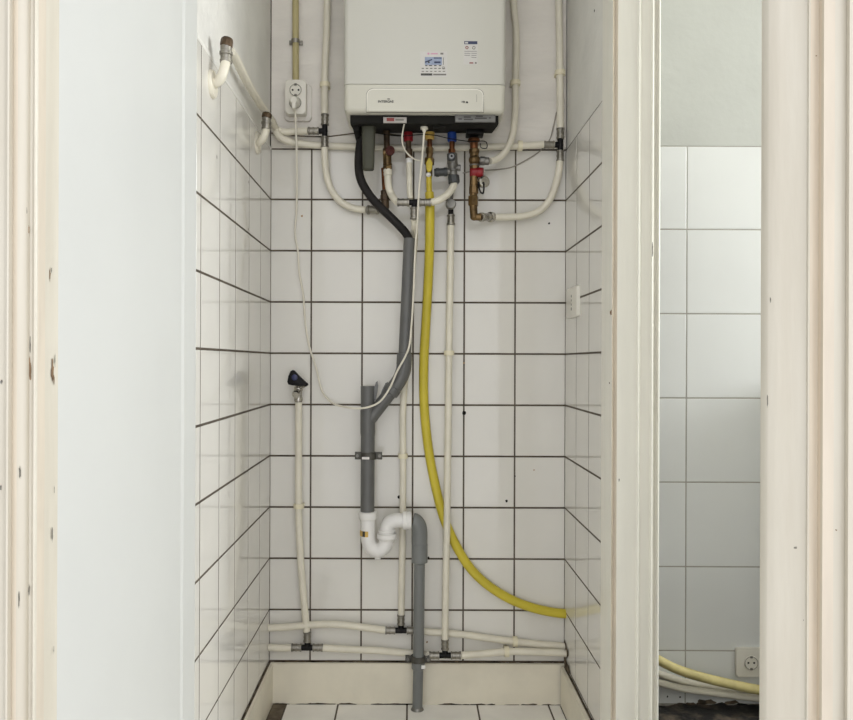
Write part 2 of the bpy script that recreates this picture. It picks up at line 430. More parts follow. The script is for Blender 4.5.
# ------------------------------------------------------------------ setting: painted frames
def frame(name, prof, mats, chips=(), z0=-.01, z1=HIGH, old=()):
    mb = MB(); prism(mb, [(x, y, z0) for x, y in prof], (0, 0, z1 - z0))
    for i, f in enumerate(mb.f):      # strips of older, yellowed paint along the profile
        if len(f) == 4:
            c = sum((mb.v[q] for q in f), Vector()) / 4
            col = VX + c.x / c.y * F
            if any(a <= col <= b for a, b in old): mb.m[i] = 3
    for (x, y, Y, w, h, kk, ux, uy) in chips:
        p = P(x, y, Y); d = Vector((ux, uy, 0)).normalized(); nn = Vector((d.y, -d.x, 0))
        if nn.dot(Vector((0, 0, 0)) - Vector((p.x, p.y, 0))) < 0: nn = -nn
        blob(mb, p, d, (0, 0, 1), nn, w / 2 * Y / F, h / 2 * Y / F, .0005, kk, .38, 13)
    return struct(mb.build(name, mats, sharp=50))
def px(pts): return [(PX(x, Y), Y) for x, Y in pts]

left = px([(58, .918), (56.6, .915), (55, .9115), (52, .9045), (45, .888), (39.6, .8745), (37.6, .8700), (35.4, .8665), (33.8, .8655), (32.8, .8690), (31.8, .8770), (29.5, .8765), (27.2, .8735), (22, .8705), (17, .870), (12.4, .872), (10.6, .8672), (8.4, .8632), (6.6, .8625), (5.4, .8660), (4.6, .8715), (2, .872), (-12, .872), (-40, .880), (-60, .885)])
left += [(left[-1][0], .918)]
frame('trim_1', left, ['cream', 'chip', 'chipgrey', 'yellowed'], old=((38.5, 45), (13, 17.5)), chips=[
    (52.2, 370, .9045, 5.2, 20, 1, 0, -1), (53.6, 379, .9065, 2.2, 9, 1, 0, -1), (54.6, 360, .9095, 1.6, 12, 2, 0, -1), (49.6, 275, .8985, 2.6, 12, 1, 0, -1), (51.2, 270, .902, 1.5, 5, 2, 0, -1), (52, 535, .904, 2.2, 14, 2, 0, -1), (54, 490, .909, 1.2, 8, 2, 0, -1), (53.4, 650, .9075, 1.2, 8, 2, 0, -1),
    (29.6, 367, .8765, 3.2, 17, 1, 1, .2), (30, 376, .877, 2.2, 8, 1, 1, .2), (30.2, 345, .877, 1.2, 18, 2, 1, .2), (27.5, 50, .874, 1.6, 10, 2, 1, .2), (26.5, 210, .8733, 1.6, 7, 2, 1, .2), (20, 473, .870, 2.2, 12, 2, 1, 0), (19, 600, .870, 1.4, 14, 2, 1, 0), (29, 590, .876, 1.3, 10, 2, 1, .2), (28.5, 230, .875, 1.8, 9, 1, 1, .2), (1.5, 382, .872, 2, 4, 2, 1, 0), (1, 488, .872, 2, 6, 2, 1, 0), (28.6, 65, .8755, 1.4, 5, 2, 1, .2)])
right = px([(760.6, .918), (762.5, .914), (766.5, .9065), (768.5, .9045), (780, .8985), (797, .8905), (806.2, .8855), (808, .8815), (809.6, .8835), (811.5, .889), (815, .8935), (818, .8935), (820.6, .8875), (823, .8825), (834, .8805), (845.4, .8795), (846.6, .8745), (848.6, .8705), (850.6, .8735), (852, .8775), (870, .879), (920, .883)])
right += [(right[-1][0], .918)]
frame('trim_2', right, ['cream', 'chip', 'chipgrey', 'yellowed'], old=((809, 820), (823, 834)), chips=[
    (795.5, 547.5, .8912, 4, 2.6, 2, 1, -.4), (770.5, 300, .9035, 1.2, 5, 2, 1, -.4), (771, 505, .9035, 1.4, 4, 2, 1, -.4), (804, 620, .8867, 1.2, 3, 2, 1, -.4), (836, 530, .8803, 1.6, 1.6, 1, 1, 0), (815, 56, .8935, 4, 1, 1, 1, 0), (767.5, 400, .9055, 1, 14, 2, 1, -.6), (846, 690, .876, 1, 10, 1, 1, -.6)])
post = [(XR - .0012, YTR - .002), (XR - .0012, YPR + .004)] + px([(610.8, 1.770), (611.8, 1.762), (613.0, 1.764), (614, 1.770), (615.5, 1.768), (617, 1.762), (634, 1.760), (636.4, 1.760), (637.2, 1.755), (638.4, 1.753), (639.6, 1.756), (640.4, 1.7615), (649.8, 1.762), (650.8, 1.756), (652.0, 1.7535), (653.2, 1.757), (654, 1.765), (656.8, 1.767), (657.6, 1.760), (658.6, 1.757), (659.7, 1.762), (659.7, 1.79)])
post += [(post[-1][0], YTR - .002)]
frame('trim_3', post, ['post', 'chip', 'chipgrey', 'yellowed'], old=((612.2, 617.5),), chips=[(611, 312.5, 1.765, 2, 4.4, 1, 1, .1), (609.5, 383, 1.775, 1.2, 2.2, 2, 1, -.6), (652.5, 250, 1.7535, 1, 14, 2, 1, 0), (619, 480, 1.76, 1, 3, 2, 1, 0)])
# the wall the near doorway stands in
mb = MB(); box(mb, (-1.3, .885, -.05), (left[-1][0] + .0, .985, HIGH)); box(mb, (-1.3, YN, -.05), (XL - .1, 1.0, HIGH)); struct(mb.build('wall_doorway_left', ['plaster']))
mb = MB(); box(mb, (right[-1][0], .883, -.05), (KR, .985, HIGH)); struct(mb.build('wall_doorway_right', ['plaster']))

# ------------------------------------------------------------------ boiler
YF = 2.075; sF = F / YF
bx0, bx1 = P(343.8, 60, YF).x, P(506.0, 60, YF).x; zb = PZ(112.4, YF); zs = PZ(84.3, YF)
bcx = (bx0 + bx1) / 2
boiler = thing('boiler', 'white wall-hung boiler over the pipes, two small stickers on its front', 'boiler', (bcx, W - .1, zb))
mb = MB(); box_part(mb, (bx0, YF, zs + .0006), (bx1, W - .035, 2.46), .014, 4, lambda a, b: abs(a.z - b.z) > .1 or (a.z > 2.4 and b.z > 2.4))
cover = mb.build('front_cover', ['boiler'], boiler)
mb = MB(); box_part(mb, (bx0 + .0008, YF + .0008, zb), (bx1 - .0008, W - .045, zs - .0006), .014, 4, lambda a, b: abs(a.z - b.z) > .03 or (a.z < zb + .01 and b.z < zb + .01)); box(mb, (bx0 + .01, YF + .01, zs - .01), (bx1 - .01, W - .05, zs + .01)); box(mb, (bx0 + .06, W - .05, zb + .05), (bx1 - .06, W - .001, 2.4))
low = mb.build('lower_cover', ['boilerlow'], boiler)
fx0, fx1, fz1 = P(366.6, 100, YF).x, P(483.4, 100, YF).x, PZ(89.6, YF)
fcx, fcz, fw, fh = (fx0 + fx1) / 2, (fz1 + zb) / 2 + .001, fx1 - fx0, fz1 - zb
mb = MB()
prism(mb, rrect(fcx, fcz + .0006, fw + .0024, fh + .0030, .018, YF + .0035, 8, (1, 1, 0, 0)), (0, -.0030, 0), k=1)
prism(mb, rrect(fcx, fcz, fw, fh, .017, YF + .003, 8, (1, 1, 0, 0)), (0, -.0066, 0), .0015, 2, k=2)  # paler ring colour stands in for the highlight along the flap's bevel
prism(mb, rrect(fcx, fcz - .0011, fw - .0050, fh - .0035, .0148, YF + .003, 8, (1, 1, 0, 0)), (0, -.0075, 0), .0010, 2, k=0)
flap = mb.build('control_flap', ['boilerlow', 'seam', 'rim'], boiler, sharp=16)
# lettering on the flap
yfl = YF - .0050
text('INTERGAS', 'lettering', 'inkdark', .0082, (P(385.8, 102.3, YF).x, yfl, PZ(102.3, YF)), flap, .0415)
text('HR', 'lettering', 'inkdark', .0075, (P(463.2, 102.5, YF).x, yfl, PZ(102.5, YF)), flap, .009)
text('e', 'lettering', 'inkdark', .0100, (P(466.8, 102.4, YF).x, yfl, PZ(102.4, YF)), flap, .006)
mb = MB(); prism(mb, rrect(P(388.6, 100, YF).x, PZ(99.7, YF), .008, .0030, .0014, yfl), (0, -.0003, 0)); mb.build('emblem', ['ink'], flap)
mb = MB(); prism(mb, rrect(P(476.5, 98, YF).x, PZ(98.6, YF), .0008, .020, .0003, yfl), (0, -.0003, 0)); mb.build('scored_line', ['ink'], flap)
# stickers
def plate(mb, x0, y0, x1, y1, k, h, Y=YF):
    a, b = P(x0, y0, Y), P(x1, y1, Y)
    lo = (min(a.x, b.x), Y - h, min(a.z, b.z)); hi = (max(a.x, b.x), Y, max(a.z, b.z)); box(mb, lo, hi, k=k)
mb = MB(); S = YF
plate(mb, 420.2, 51.5, 447.2, 77, 0, .0002)
plate(mb, 424.8, 57.0, 442.0, 65.0, 1, .0004)
mb.add([P(425, 61.5, S - .0006) , P(432.2, 58.8, S - .0006), P(432.2, 60, S - .0006), P(428, 61.8, S - .0006), P(425, 63, S - .0006)], [[0, 1, 2, 3, 4]], 2)
blob(mb, P(428.8, 62.4, S), u, v, n, .0028, .0026, .0008, 3, .1)
plate(mb, 433.8, 57.6, 441.6, 58.6, 2, .0006); plate(mb, 434.2, 61.5, 440.6, 63.2, 2, .0006)
for x0, x1 in ((425.2, 427.4), (428.8, 432.2), (434, 436.6), (438.8, 441.2)): plate(mb, x0, 65.2, x1, 66.1, 3, .0005)
for r_ in (68.4, 71.4):
    for q in range(6): plate(mb, 421.6 + 4.2 * q, r_ - .35, 424.0 + 4.2 * q, r_ + .4, 3 if r_ < 70 and q < 5 else 4, .0005)
plate(mb, 420.8, 73.4, 432.4, 75.6, 3, .0005); plate(mb, 433.2, 73.8, 446.2, 75.4, 4, .0005)
blob(mb, P(428.4, 53.8, S), u, v, n, .0030, .0030, .0006, 5, .1); plate(mb, 430.8, 53.2, 437.8, 54.4, 5, .0005); plate(mb, 440.4, 52.8, 443.4, 54.6, 4, .0005)
plate(mb, 443.1, 57.5, 443.7, 65, 4, .0005)
ring(mb, P(443.4, 67.9, S - .0005), (0, -1, 0), .0032, .0006, 16, 4)
st = mb.build('picture_sticker', ['film', 'skyprint', 'navy', 'inkdark', 'ink', 'pinkprint'], cover); st['label'] = 'pale sticker with a blue picture over rows of grey print'
mb = MB()
plate(mb, 463.6, 40.8, 477.8, 64.6, 0, .0003); plate(mb, 464.2, 41.2, 477.4, 44.3, 1, .0005)
ring(mb, P(466.9, 47.6, S - .0004), (0, -1, 0), .0034, .0010, 16, 2); ring(mb, P(473.8, 47.8, S - .0004), (0, -1, 0), .0036, .0009, 16, 3)
plate(mb, 465, 42, 468, 43.6, 0, .0007)
for yy, a, b in ((51.4, 464.4, 476.8), (53.4, 464.4, 470.4), (53.4, 471.4, 476.8), (55.4, 464.4, 470), (55.6, 471.4, 476.4), (57.6, 471.4, 476.4)): plate(mb, a, yy - .25, b, yy + .25, 4, .0005)
plate(mb, 469.4, 62.4, 473.4, 63.6, 2, .0005); plate(mb, 474.8, 62.2, 476.6, 63.8, 4, .0005)
st = mb.build('notice_sticker', ['film', 'navy', 'labelred', 'ink', 'ink'], cover); st['label'] = 'small white sticker headed by a navy bar'
# dark underside
mb = MB()
tx0, tx1 = P(350.2, 118, 2.098).x, P(498.6, 118, 2.098).x
prism(mb, [(tx0, 2.100, zb + .002), (tx0, 2.100, zb - .022), (tx0, 2.118, zb - .022), (tx0, W - .025, zb + .004), (tx0, W - .025, zb + .006)], (tx1 - tx0, 0, 0))
for x0, x1, y0, y1, d in ((351.5, 357.5, 2.13, 2.24, .016), (433, 445, 2.12, 2.15, .010)):
    box(mb, (PX(x0, 2.1), y0, zb - .018 - d), (PX(x1, 2.1), y1, zb + .001), .004)
tray = mb.build('underside', ['tray'], boiler)
mb = MB(); a, b = P(383.4, 117.6, 2.0975), P(406.6, 123.2, 2.0975)
box(mb, (a.x, 2.0925, b.z), (b.x, 2.1005, a.z), .0008, k=0); box(mb, (PX(385.8, 2.0925), 2.0920, b.z + .0035), (PX(393.4, 2.0925), 2.0940, a.z - .0025), k=1); box(mb, (PX(394.5, 2.0925), 2.0920, b.z + .005), (PX(403, 2.0925), 2.0940, a.z - .005), k=2)
pl = mb.build('data_label', ['shadedlabel', 'labelred', 'ink'], boiler); pl['label'] = 'white label with red print under the casing'  # label and print colours darkened for the shade under the casing
mb = MB(); a, b = P(455, 114.6, 2.0975), P(495.2, 122.6, 2.0975)
box(mb, (a.x, 2.0915, b.z), (b.x, 2.1005, a.z), .0008, k=0)
for x0, x1, q in ((457.6, 461, .35), (463, 472, .3), (463, 470, .6), (474, 486, .45), (475, 482, .7), (488, 490, .5)): box(mb, (PX(x0, 2.0925), 2.0910, b.z + (a.z - b.z) * q - .0018), (PX(x1, 2.0925), 2.0930, b.z + (a.z - b.z) * q + .0018), k=1)
pl = mb.build('type_plate', ['shadedplate', 'inkdark'], boiler); pl['label'] = 'silver type plate under the casing'  # plate colour darkened likewise, shade painted in
# smoked condensate trap
mb = MB(); a, b = P(361.6, 116, 2.13), P(374.8, 168.6, 2.13)
cx_ = (a.x + b.x) / 2
lv = [(zb + .001, .0195), (zb - .03, .0188), (b.z + .012, .0160), (b.z + .003, .0155), (b.z, .0135)]
vs, fs, sg = [], [], 24
for z_, r_ in lv:
    for j in range(sg):
        t = 2 * math.pi * j / sg; c_, s_ = math.cos(t), math.sin(t)
        q = (abs(c_) ** 4 + abs(s_) ** 4) ** -.25
        vs.append((cx_ + c_ * q * r_, 2.145 + s_ * q * r_, z_))
for i in range(len(lv) - 1):
    for j in range(sg): fs.append([i * sg + j, i * sg + (j + 1) % sg, (i + 1) * sg + (j + 1) % sg, (i + 1) * sg + j])
fs += [list(range(sg)), [(len(lv) - 1) * sg + j for j in range(sg)]]
mb.add(vs, fs); pl = mb.build('condensate_trap', ['olive'], boiler); pl['label'] = 'smoked olive condensate trap hanging below the casing'

# ------------------------------------------------------------------ pipes
YL = W - .042
YD = W - .075
YP = W - .024                                         # axis of pipes clipped to the wall
RP = .0102
def base_of(pts): p = min(pts, key=lambda q: q.z); return (p.x, p.y, p.z - .01)
def clip(parent, x, y, Y=YP, r=RP, along='z', m='pipe', w=.014):
    mb = MB(); c = P(x, y, Y); d = Vector((0, 0, 1)) if along == 'z' else Vector((1, 0, 0)); s = d.cross(Vector((0, 1, 0)))
    lathe(mb, c - d * w / 2, c + d * w / 2, [(0, r + .0005), (.03, r + .0052), (.97, r + .0052), (1, r + .0005)], 16)
    h = s * (r + .0034) if along == 'z' else Vector((0, 0, r * .8))
    lo = [min((c - d * w * .4 - h)[i], (c + d * w * .4 + h)[i]) for i in range(3)]; hi = [max((c - d * w * .4 - h)[i], (c + d * w * .4 + h)[i]) for i in range(3)]
    lo[1], hi[1] = Y + r * .3, W + .0008
    box(mb, lo, hi, .001)
    return mb.build('pipe_clip', ['clip' if m == 'pipe' else m], parent)
def pipe(name, label, pts, r=RP, m='pipe', clips=(), cat='pipe', group='white water pipes', along='z', Y=YP):
    pts = [p if isinstance(p, Vector) else P(p[0], p[1], p[2] if len(p) > 2 else Y) for p in pts]
    if not clips:
        mb = MB(); tube(mb, pts, r); return tag(mb.build(name, [m]), label, cat, group)
    t = thing(name, label, cat, base_of(pts), group)
    mb = MB(); tube(mb, pts, r); mb.build('tube', [m], t)
    for c in clips: clip(t, c[0], c[1], Y=c[2] if len(c) > 2 else Y, r=r, along=along, m=m)
    return t
def fitting(name, label, c, arms, body_r=.0084, body_len=.0165, sl=.030, sr=.0106, m='blackp', cat='pipe fitting', group='press fittings', sm='steel'):
    """arms: directions (unit-ish vectors); black body with a pressed steel sleeve on each arm"""
    c = Vector(c); t = thing(name, label, cat, (c.x, c.y, c.z - .02), group)
    mb = MB(); ball(mb, c, body_r * 1.05)
    for a in arms: cyl(mb, c, c + Vector(a).normalized() * body_len, body_r)
    mb.build('body', [m], t)
    for a in arms:
        a = Vector(a).normalized(); p0, p1 = c + a * body_len, c + a * (body_len + sl); mb = MB()
        lathe(mb, p0, p1, [(0, sr * .9), (.03, sr * 1.12), (.14, sr * 1.12), (.18, sr * .96), (.42, sr * .96), (.46, sr * 1.05), (.58, sr * 1.05), (.62, sr * .96), (.82, sr * .96), (.86, sr * 1.12), (.97, sr * 1.12), (1, sr * .9)], 20)
        mb.build('sleeve', [sm], t)
    return t

X_, Z_ = Vector((1, 0, 0)), Vector((0, 0, 1))
# --- upper left vertical, tee, curve into the brass elbow
cT = P(324.7, 131, YP - .013)
fitting('tee_fitting', 'black tee with steel sleeves on the wall just beside the double socket', cT, [Z_ + X_ * .02, -Z_, -X_], sl=.032)
pipe('water_pipe', 'white pipe rising from the tee beside the double socket to the ceiling', [(327.5, -120), (327.3, 0), (326.4, 40), (325.0, 70), (324.7, 96, YP - .006), (324.7, 114.3, YP - .013)], clips=[(325, 85)])
pipe('water_pipe', 'white pipe bending down from the tee by the socket to a brass elbow', [(324.7, 147.5, YP - .013), (325, 160, YP - .010), (327, 177, YP - .004), (332, 191), (341, 202), (353, 208), (365.5, 210)])
# --- horizontals into the side wall pipes
YS = XL + .022
def side(x, y): # on the side wall: distance from the pixel column
    Y = F * YS / (x - VX); return P(x, y, Y)
pipe('water_pipe', 'white pipe from the socket tee round the corner to the high brown stub', [(307.9, 131, YP - .013), (295, 131.4, YP - .010), (284, 132.0, YP - .010), (276.5, 129, YP - .012), side(272.5, 121.5), side(262, 107), side(247, 82), side(236, 59.5), side(230.5, 51)])
pipe('water_pipe', 'long white pipe behind the boiler connections, from black tee to low brown stub', [(543.7, 144.6), (520, 146), (470, 147.4), (420, 148), (360, 147, YP + .006), (325, 145.8, YP + .012), (305, 144.3, YP + .006), (288, 141, YP - .008), (278, 135.5, YP - .018), side(275.5, 129.5)], clips=[(520, 146)], along='x')
def stub(label, hs, hc, rose, path, capy, Yd):
    """capped brass end on a white pipe that comes out of a wall rose"""
    t = thing('capped_pipe_stub', label, 'pipe stub', P(rose[0], rose[1], Yd), 'capped pipe stubs')
    Xw = XL
    cw = Vector((Xw, F * Xw / (rose[0] - VX), 0)); cw.z = CAMZ - (rose[1] - VY) * cw.y / F
    mb = MB(); lathe(mb, cw, cw + Vector((.010, 0, 0)), [(0, rose[2]), (.2, rose[2]), (.7, rose[2] * .9), (1, rose[2] * .5)], 24); mb.build('wall_rose', ['pipe'], t)
    pts = [cw + Vector((.004, 0, 0))] + [Vector((q[2], q[3], CAMZ - (q[1] - VY) * q[3] / F)) for q in path]
    mb = MB(); tube(mb, pts, .0100); mb.build('tube', ['pipe'], t)
    e = pts[-1]; mb = MB()
    lathe(mb, e - Z_ * .004, e + Z_ * hs, [(0, .010), (.03, .0128), (.2, .0128), (.24, .0115), (.45, .0115), (.5, .0135), (.66, .0135), (.7, .0115), (1, .0120)], 20)
    mb.build('sleeve', ['steel'], t)
    mb = MB(); lathe(mb, e + Z_ * (hs - .001), e + Z_ * (hs + hc) + Vector((.003, 0, 0)), [(0, .0118), (.08, .0132), (.6, .0132), (.85, .012), (1, .009)], 10); cyl(mb, e + Z_ * (hs - .006), e + Z_ * (hs - .006) + Vector((0, .020, .002)), .0075, 10); mb.build('end_cap', ['darkbrass'], t)
    return t, e
def sp(x, off):  # distance at which a point 'off' from the side wall shows at pixel column x
    return F * (XL + off) / (x - VX)
def stub_path(lst): return [(x, y, XL + off, sp(x, off)) for x, y, off in lst]
stub('white pipe stub with a brown end cap high on the side wall', .031, .018, (210.5, 85, .030), stub_path([(214, 84, .010), (217.5, 82, .018), (221, 76, .026), (223.5, 68, .030), (225, 62, .031)]), 0, 1.63)
stub('white pipe stub with a brown end cap low in the tiled corner', .028, .014, (256, 143.5, .030), stub_path([(258.5, 143, .012), (261.5, 140, .022), (264, 135, .029), (265.6, 129, .032)]), 0, 2.08)

# --- right hand riser
cR = P(560.3, 144.8, YP)
fitting('tee_fitting', 'black tee with steel sleeves in the upper corner by the plain side wall', cR, [Z_, -Z_, -X_], sl=.032)
pipe('water_pipe', 'white pipe rising from the corner tee by the plain side wall', [(558.6, -120), (558.8, 0), (559.8, 60), (560.3, 128.2)], clips=[(560, 73)])
pipe('water_pipe', 'white pipe curving down from the corner tee to the big brass elbow', [(560, 161), (559.0, 170), (556, 184), (549.5, 200), (539, 211), (524, 216), (508, 217), (492, 217)])
pipe('water_pipe', 'white pipe dropping beside the boiler and hooking back to the brass valve', [(513.4, -120), (513.4, 0), (516, 30), (516, 60), (515.4, 85), (515, 112, YP - .008), (512.3, 136, YP - .028), (505.5, 151, YP - .036), (497, 159, YP - .044), (490.2, 161.2, YP - .058)], r=.0098, clips=[(515.3, 83)])

# --- yellowed conduit, double socket, plug and cord
t = thing('conduit_pipe', 'yellowed conduit running down the wall into the double socket', 'conduit', P(295.5, 84, YP))
mb = MB(); tube(mb, [P(295.6, -120, W - .014), P(295.6, 20, W - .014), P(295.8, 81.5, W - .014)], .0098); mb.build('tube', ['conduit'], t)
mb = MB(); c = P(295.6, 41.5, W - .014)
lathe(mb, c - Z_ * .006, c + Z_ * .006, [(0, .0102), (.02, .0122), (.98, .0122), (1, .0102)], 16); box(mb, (c.x - .020, W - .008, c.z - .006), (c.x + .020, W + .0008, c.z + .006), .001)
for s in (-1, 1): cyl(mb, (c.x + s * .0165, W - .0075, c.z), (c.x + s * .0165, W - .011, c.z), .0036, 10)
mb.build('saddle_clip', ['steel'], t)

def outlet_face(parent, c, r=.0195, Yf=0):
    """recessed round outlet: rim, dished cup, two pin holes, two earth clips"""
    mb = MB(); c = Vector(c)
    lathe(mb, c + Vector((0, .001, 0)), c + Vector((0, -.0035, 0)), [(0, r * 1.06), (.7, r * 1.06), (1, r), (1, r * .93), (.45, r * .88), (.4, .001)], 28, 0)
    for s in (-1, 1):
        cyl(mb, c + Vector((s * .0085, -.0010, 0)), c + Vector((s * .0085, -.0024, 0)), .0028, 12, 1)
        box(mb, (c.x - .0035, c.y - .0050, c.z + s * r * .90 - .003), (c.x + .0035, c.y - .0015, c.z + s * r * .90 + .003), .0006, k=2)
    ring(mb, c + Vector((0, -.0032, 0)), (0, -1, 0), r * .97, .0007, 28, 2)
    return mb.build('outlet', ['socketp', 'hole', 'ink'], parent)
YO = W - .045
a, b = P(285.2, 79.5, YO), P(305.6, 113.6, YO)
sock = thing('double_wall_socket', 'white double wall socket with a plug in its lower outlet', 'socket', (a.x, W, b.z))
mb = MB(); a2, b2 = P(284.6, 84, W - .01), P(311.5, 121, W - .01)
prism(mb, rrect((a2.x + b2.x) / 2, (a2.z + b2.z) / 2, b2.x - a2.x, a2.z - b2.z, .012, W + .0008), (0, -.012, 0), .004, 3); mb.build('back_plate', ['brickpaint'], sock)
mb = MB(); prism(mb, rrect((a.x + b.x) / 2, (a.z + b.z) / 2, b.x - a.x, a.z - b.z, .008, W - .010), (0, -.034, 0), .005, 4); mb.build('housing', ['socketp'], sock, sharp=50)
ofs = P(295.6, 90, YO), P(295.4, 103, YO)
outlet_face(sock, Vector((ofs[0].x, YO + .0008, ofs[0].z)), .0172); outlet_face(sock, Vector((ofs[1].x, YO + .0008, ofs[1].z)), .0172)
cord = thing('power_cord', 'thin white cord looping from the socket to under the boiler', 'cord', P(363, 408, W - .06))
c = Vector((ofs[1].x, YO, ofs[1].z)); mb = MB()
lathe(mb, c + Vector((0, -.002, 0)), c + Vector((0, -.034, -.002)), [(0, .0150), (.5, .0148), (.75, .0125), (1, .0095)], 22); box(mb, c + Vector((-.006, -.034, -.026)), c + Vector((.006, -.016, -.004)), .003, 3)
mb.build('plug', ['socketp'], cord)
pts = [c + Vector((0, -.025, -.024))] + [P(x, y, Y) for x, y, Y in ((295.6, 116, W - .058), (296, 130, W - .057), (296.8, 160, W - .042), (297, 190, W - .022), (296.4, 213, W - .008), (295, 233, W - .006), (298, 252, W - .006), (299.2, 272, W - .006), (303, 293, W - .006), (305.6, 325, W - .006), (309.5, 347, W - .006), (316.4, 369, W - .007), (322, 391, W - .009), (331, 402, W - .034), (346, 407.2, W - .085), (360, 408.4, W - .106), (371, 406.3, W - .108), (380, 401.5, W - .108), (389.5, 388.5, W - .107), (397, 371.5, W - .106), (405, 357, W - .104), (409, 347, W - .103), (411.5, 325, W - .102), (413.6, 290, W - .102), (415.3, 250, W - .108), (417.5, 220, W - .135), (418.8, 194, W - .137), (421, 170, W - .145), (423.2, 145, W - .16), (424.2, 131, W - .168))]
mb = MB(); tube(mb, pts, .0029, 10, 5); mb.build('cable', ['cable'], cord)
e = pts[-1]; mb = MB(); lathe(mb, e + Z_ * .0105, e - Z_ * .003, [(0, .0105), (.45, .0105), (.5, .009), (.55, .0065), (1, .0045)], 18); mb.build('strain_relief', ['cable'], cord)
mb = MB(); tube(mb, [P(404.2, 124.2, 2.10), P(402.4, 134, 2.12), P(402, 141, 2.13), P(404.4, 149, 2.14), P(409.5, 155.5, 2.15), P(415.5, 159.5, 2.16), P(420, 160.6, 2.165)], .0021, 8)
tag(mb.build('thermostat_wire', ['cable']), 'thin white wire curving from the white label past the red nut', 'wire')
mb = MB(); tube(mb, [P(556.5, 112, W - .004), P(553.5, 126, W - .004), P(549.5, 140, W - .0045), P(540, 151, W - .0045), P(527, 159.5, W - .004), P(512, 167, W - .004), P(498, 169.5, W - .004), P(478, 170.5, W - .02), P(463, 173, W - .06)], .0018, 8)
tag(mb.build('sensor_wire', ['thinwire']), 'thin grey wire drooping from the corner riser to the grey valve', 'wire')
mb = MB(); tube(mb, [P(376, 133, 2.2), P(398, 136, 2.2), P(428, 134.5, 2.2), P(452, 139, 2.2), P(470, 141.5, 2.2), P(486, 142, 2.19), P(486.6, 148, 2.19), P(481, 147.5, 2.19), P(480.4, 143.4, 2.19)], .0013, 8)
tag(mb.build('dark_wire', ['blackp']), 'thin dark wire looping under the boiler behind the coloured nuts', 'wire')

# ------------------------------------------------------------------ valves below the boiler
YV = 2.215
def at(x, y, Y=YV): return P(x, y, Y)
def rod(mb, x0, y0, x1, y1, r, k=0, Y=YV, seg=18, bev=.12): return cyl(mb, at(x0, y0, Y), at(x1, y1, Y), r / 350., seg, k, bev)
# (a) heating return valve: brass pipe, body, dark red wheel
t = thing('heating_valve', 'brass valve with a dark red round knob below the boiler', 'valve', at(387, 174), 'valves below the boiler')
mb = MB(); rod(mb, 386.6, 131, 386.8, 150, 3.1); mb.build('pipe', ['darkbrass'], t)
mb = MB(); rod(mb, 387, 148.5, 387.3, 164, 4.3); cyl(mb, at(387, 152.5), at(383, 152.5), .0125, 14); rod(mb, 387.4, 163.5, 387.6, 166, 4.6, seg=24); rod(mb, 387.6, 166, 387.8, 170.5, 4.7, seg=6)
mb.build('body', ['brass'], t)
mb = MB(); c = at(390.4, 152.8); lathe(mb, c + Vector((-.002, 0, 0)), c + Vector((0, -.026, 0)), [(0, .006), (.5, .006), (.52, .0125), (.95, .0135), (1, .011)], 14); ring(mb, c + Vector((0, -.025, 0)), (0, -1, 0), .0105, .0026, 18)
ball(mb, c + Vector((0, -.026, 0)), .004)
mb.build('knob', ['maroon'], t)
mb = MB(); p0, p1 = at(387.7, 169.5), at(387.9, 175.5); lathe(mb, p0, p1, [(0, .0125), (.3, .0125), (.35, .0115), (.6, .0115), (.65, .0125), (1, .0115)], 18); mb.build('collar', ['pipe'], t)
# copper tail behind it with the left elbow
t = thing('brass_elbow', 'brown brass elbow behind the black hose, end of the curved white pipe', 'pipe fitting', at(384, 214, 2.25))
mb = MB(); cyl(mb, at(383.6, 168, 2.25), at(385, 194, 2.25), .0075); mb.build('pipe', ['copper'], t)
mb = MB(); lathe(mb, at(384.8, 190, 2.25), at(385.4, 207, 2.25), [(0, .009), (.05, .013), (.3, .013), (.32, .0145), (.6, .0145), (.62, .012), (1, .012)], 8); ball(mb, at(385.3, 207, 2.25), .0115); cyl(mb, at(385.3, 207, 2.25), at(379, 209.6, 2.262), .0105); mb.build('body', ['darkbrass'], t)
mb = MB(); p0, p1 = at(367, 209.9, YP), at(378.4, 209.8, YP - .008); lathe(mb, p0, p1, [(0, .012), (.05, .0138), (.2, .0138), (.25, .0118), (.75, .0118), (.8, .0138), (1, .0138)], 18); mb.build('sleeve', ['steel'], t)
# (a') curved hose to the middle tee
YT = 2.185
pipe('water_pipe', 'short white pipe curving from the dark red knob valve to the middle tee', [at(387.9, 175.8), at(388.0, 181), at(389, 188), at(391.2, 194.3), at(394.2, 199.0, 2.198), at(397.4, 202.2, YT)])
fitting('tee_fitting', 'black tee with steel sleeves hanging behind the thin white cord below boiler', P(414.2, 202.4, YT), [-X_, X_, -Z_], sl=.034, body_len=.014)
pipe('water_pipe', 'short white pipe curving from the middle tee up to the grey valve', [P(431.2, 202.4, YT), P(438, 200.4, YT), (446, 195.6, 2.192), (451.5, 189.6, 2.205), (454.2, 184, YV)])
pipe('water_pipe', 'long white pipe from the middle tee down behind the grey drainpipe', [P(414.2, 219.3, YT), P(414.6, 226, 2.200), P(414.8, 238, 2.258), P(413.2, 258, YP), P(410.5, 300, YP), P(405.5, 370, YP + .002), P(403, 410, YP), P(403, 460, YP), P(402.8, 510, YP), P(402, 570, YP), P(401.2, 614.5, W - .0150)], r=.0096, clips=[(402.9, 456)])
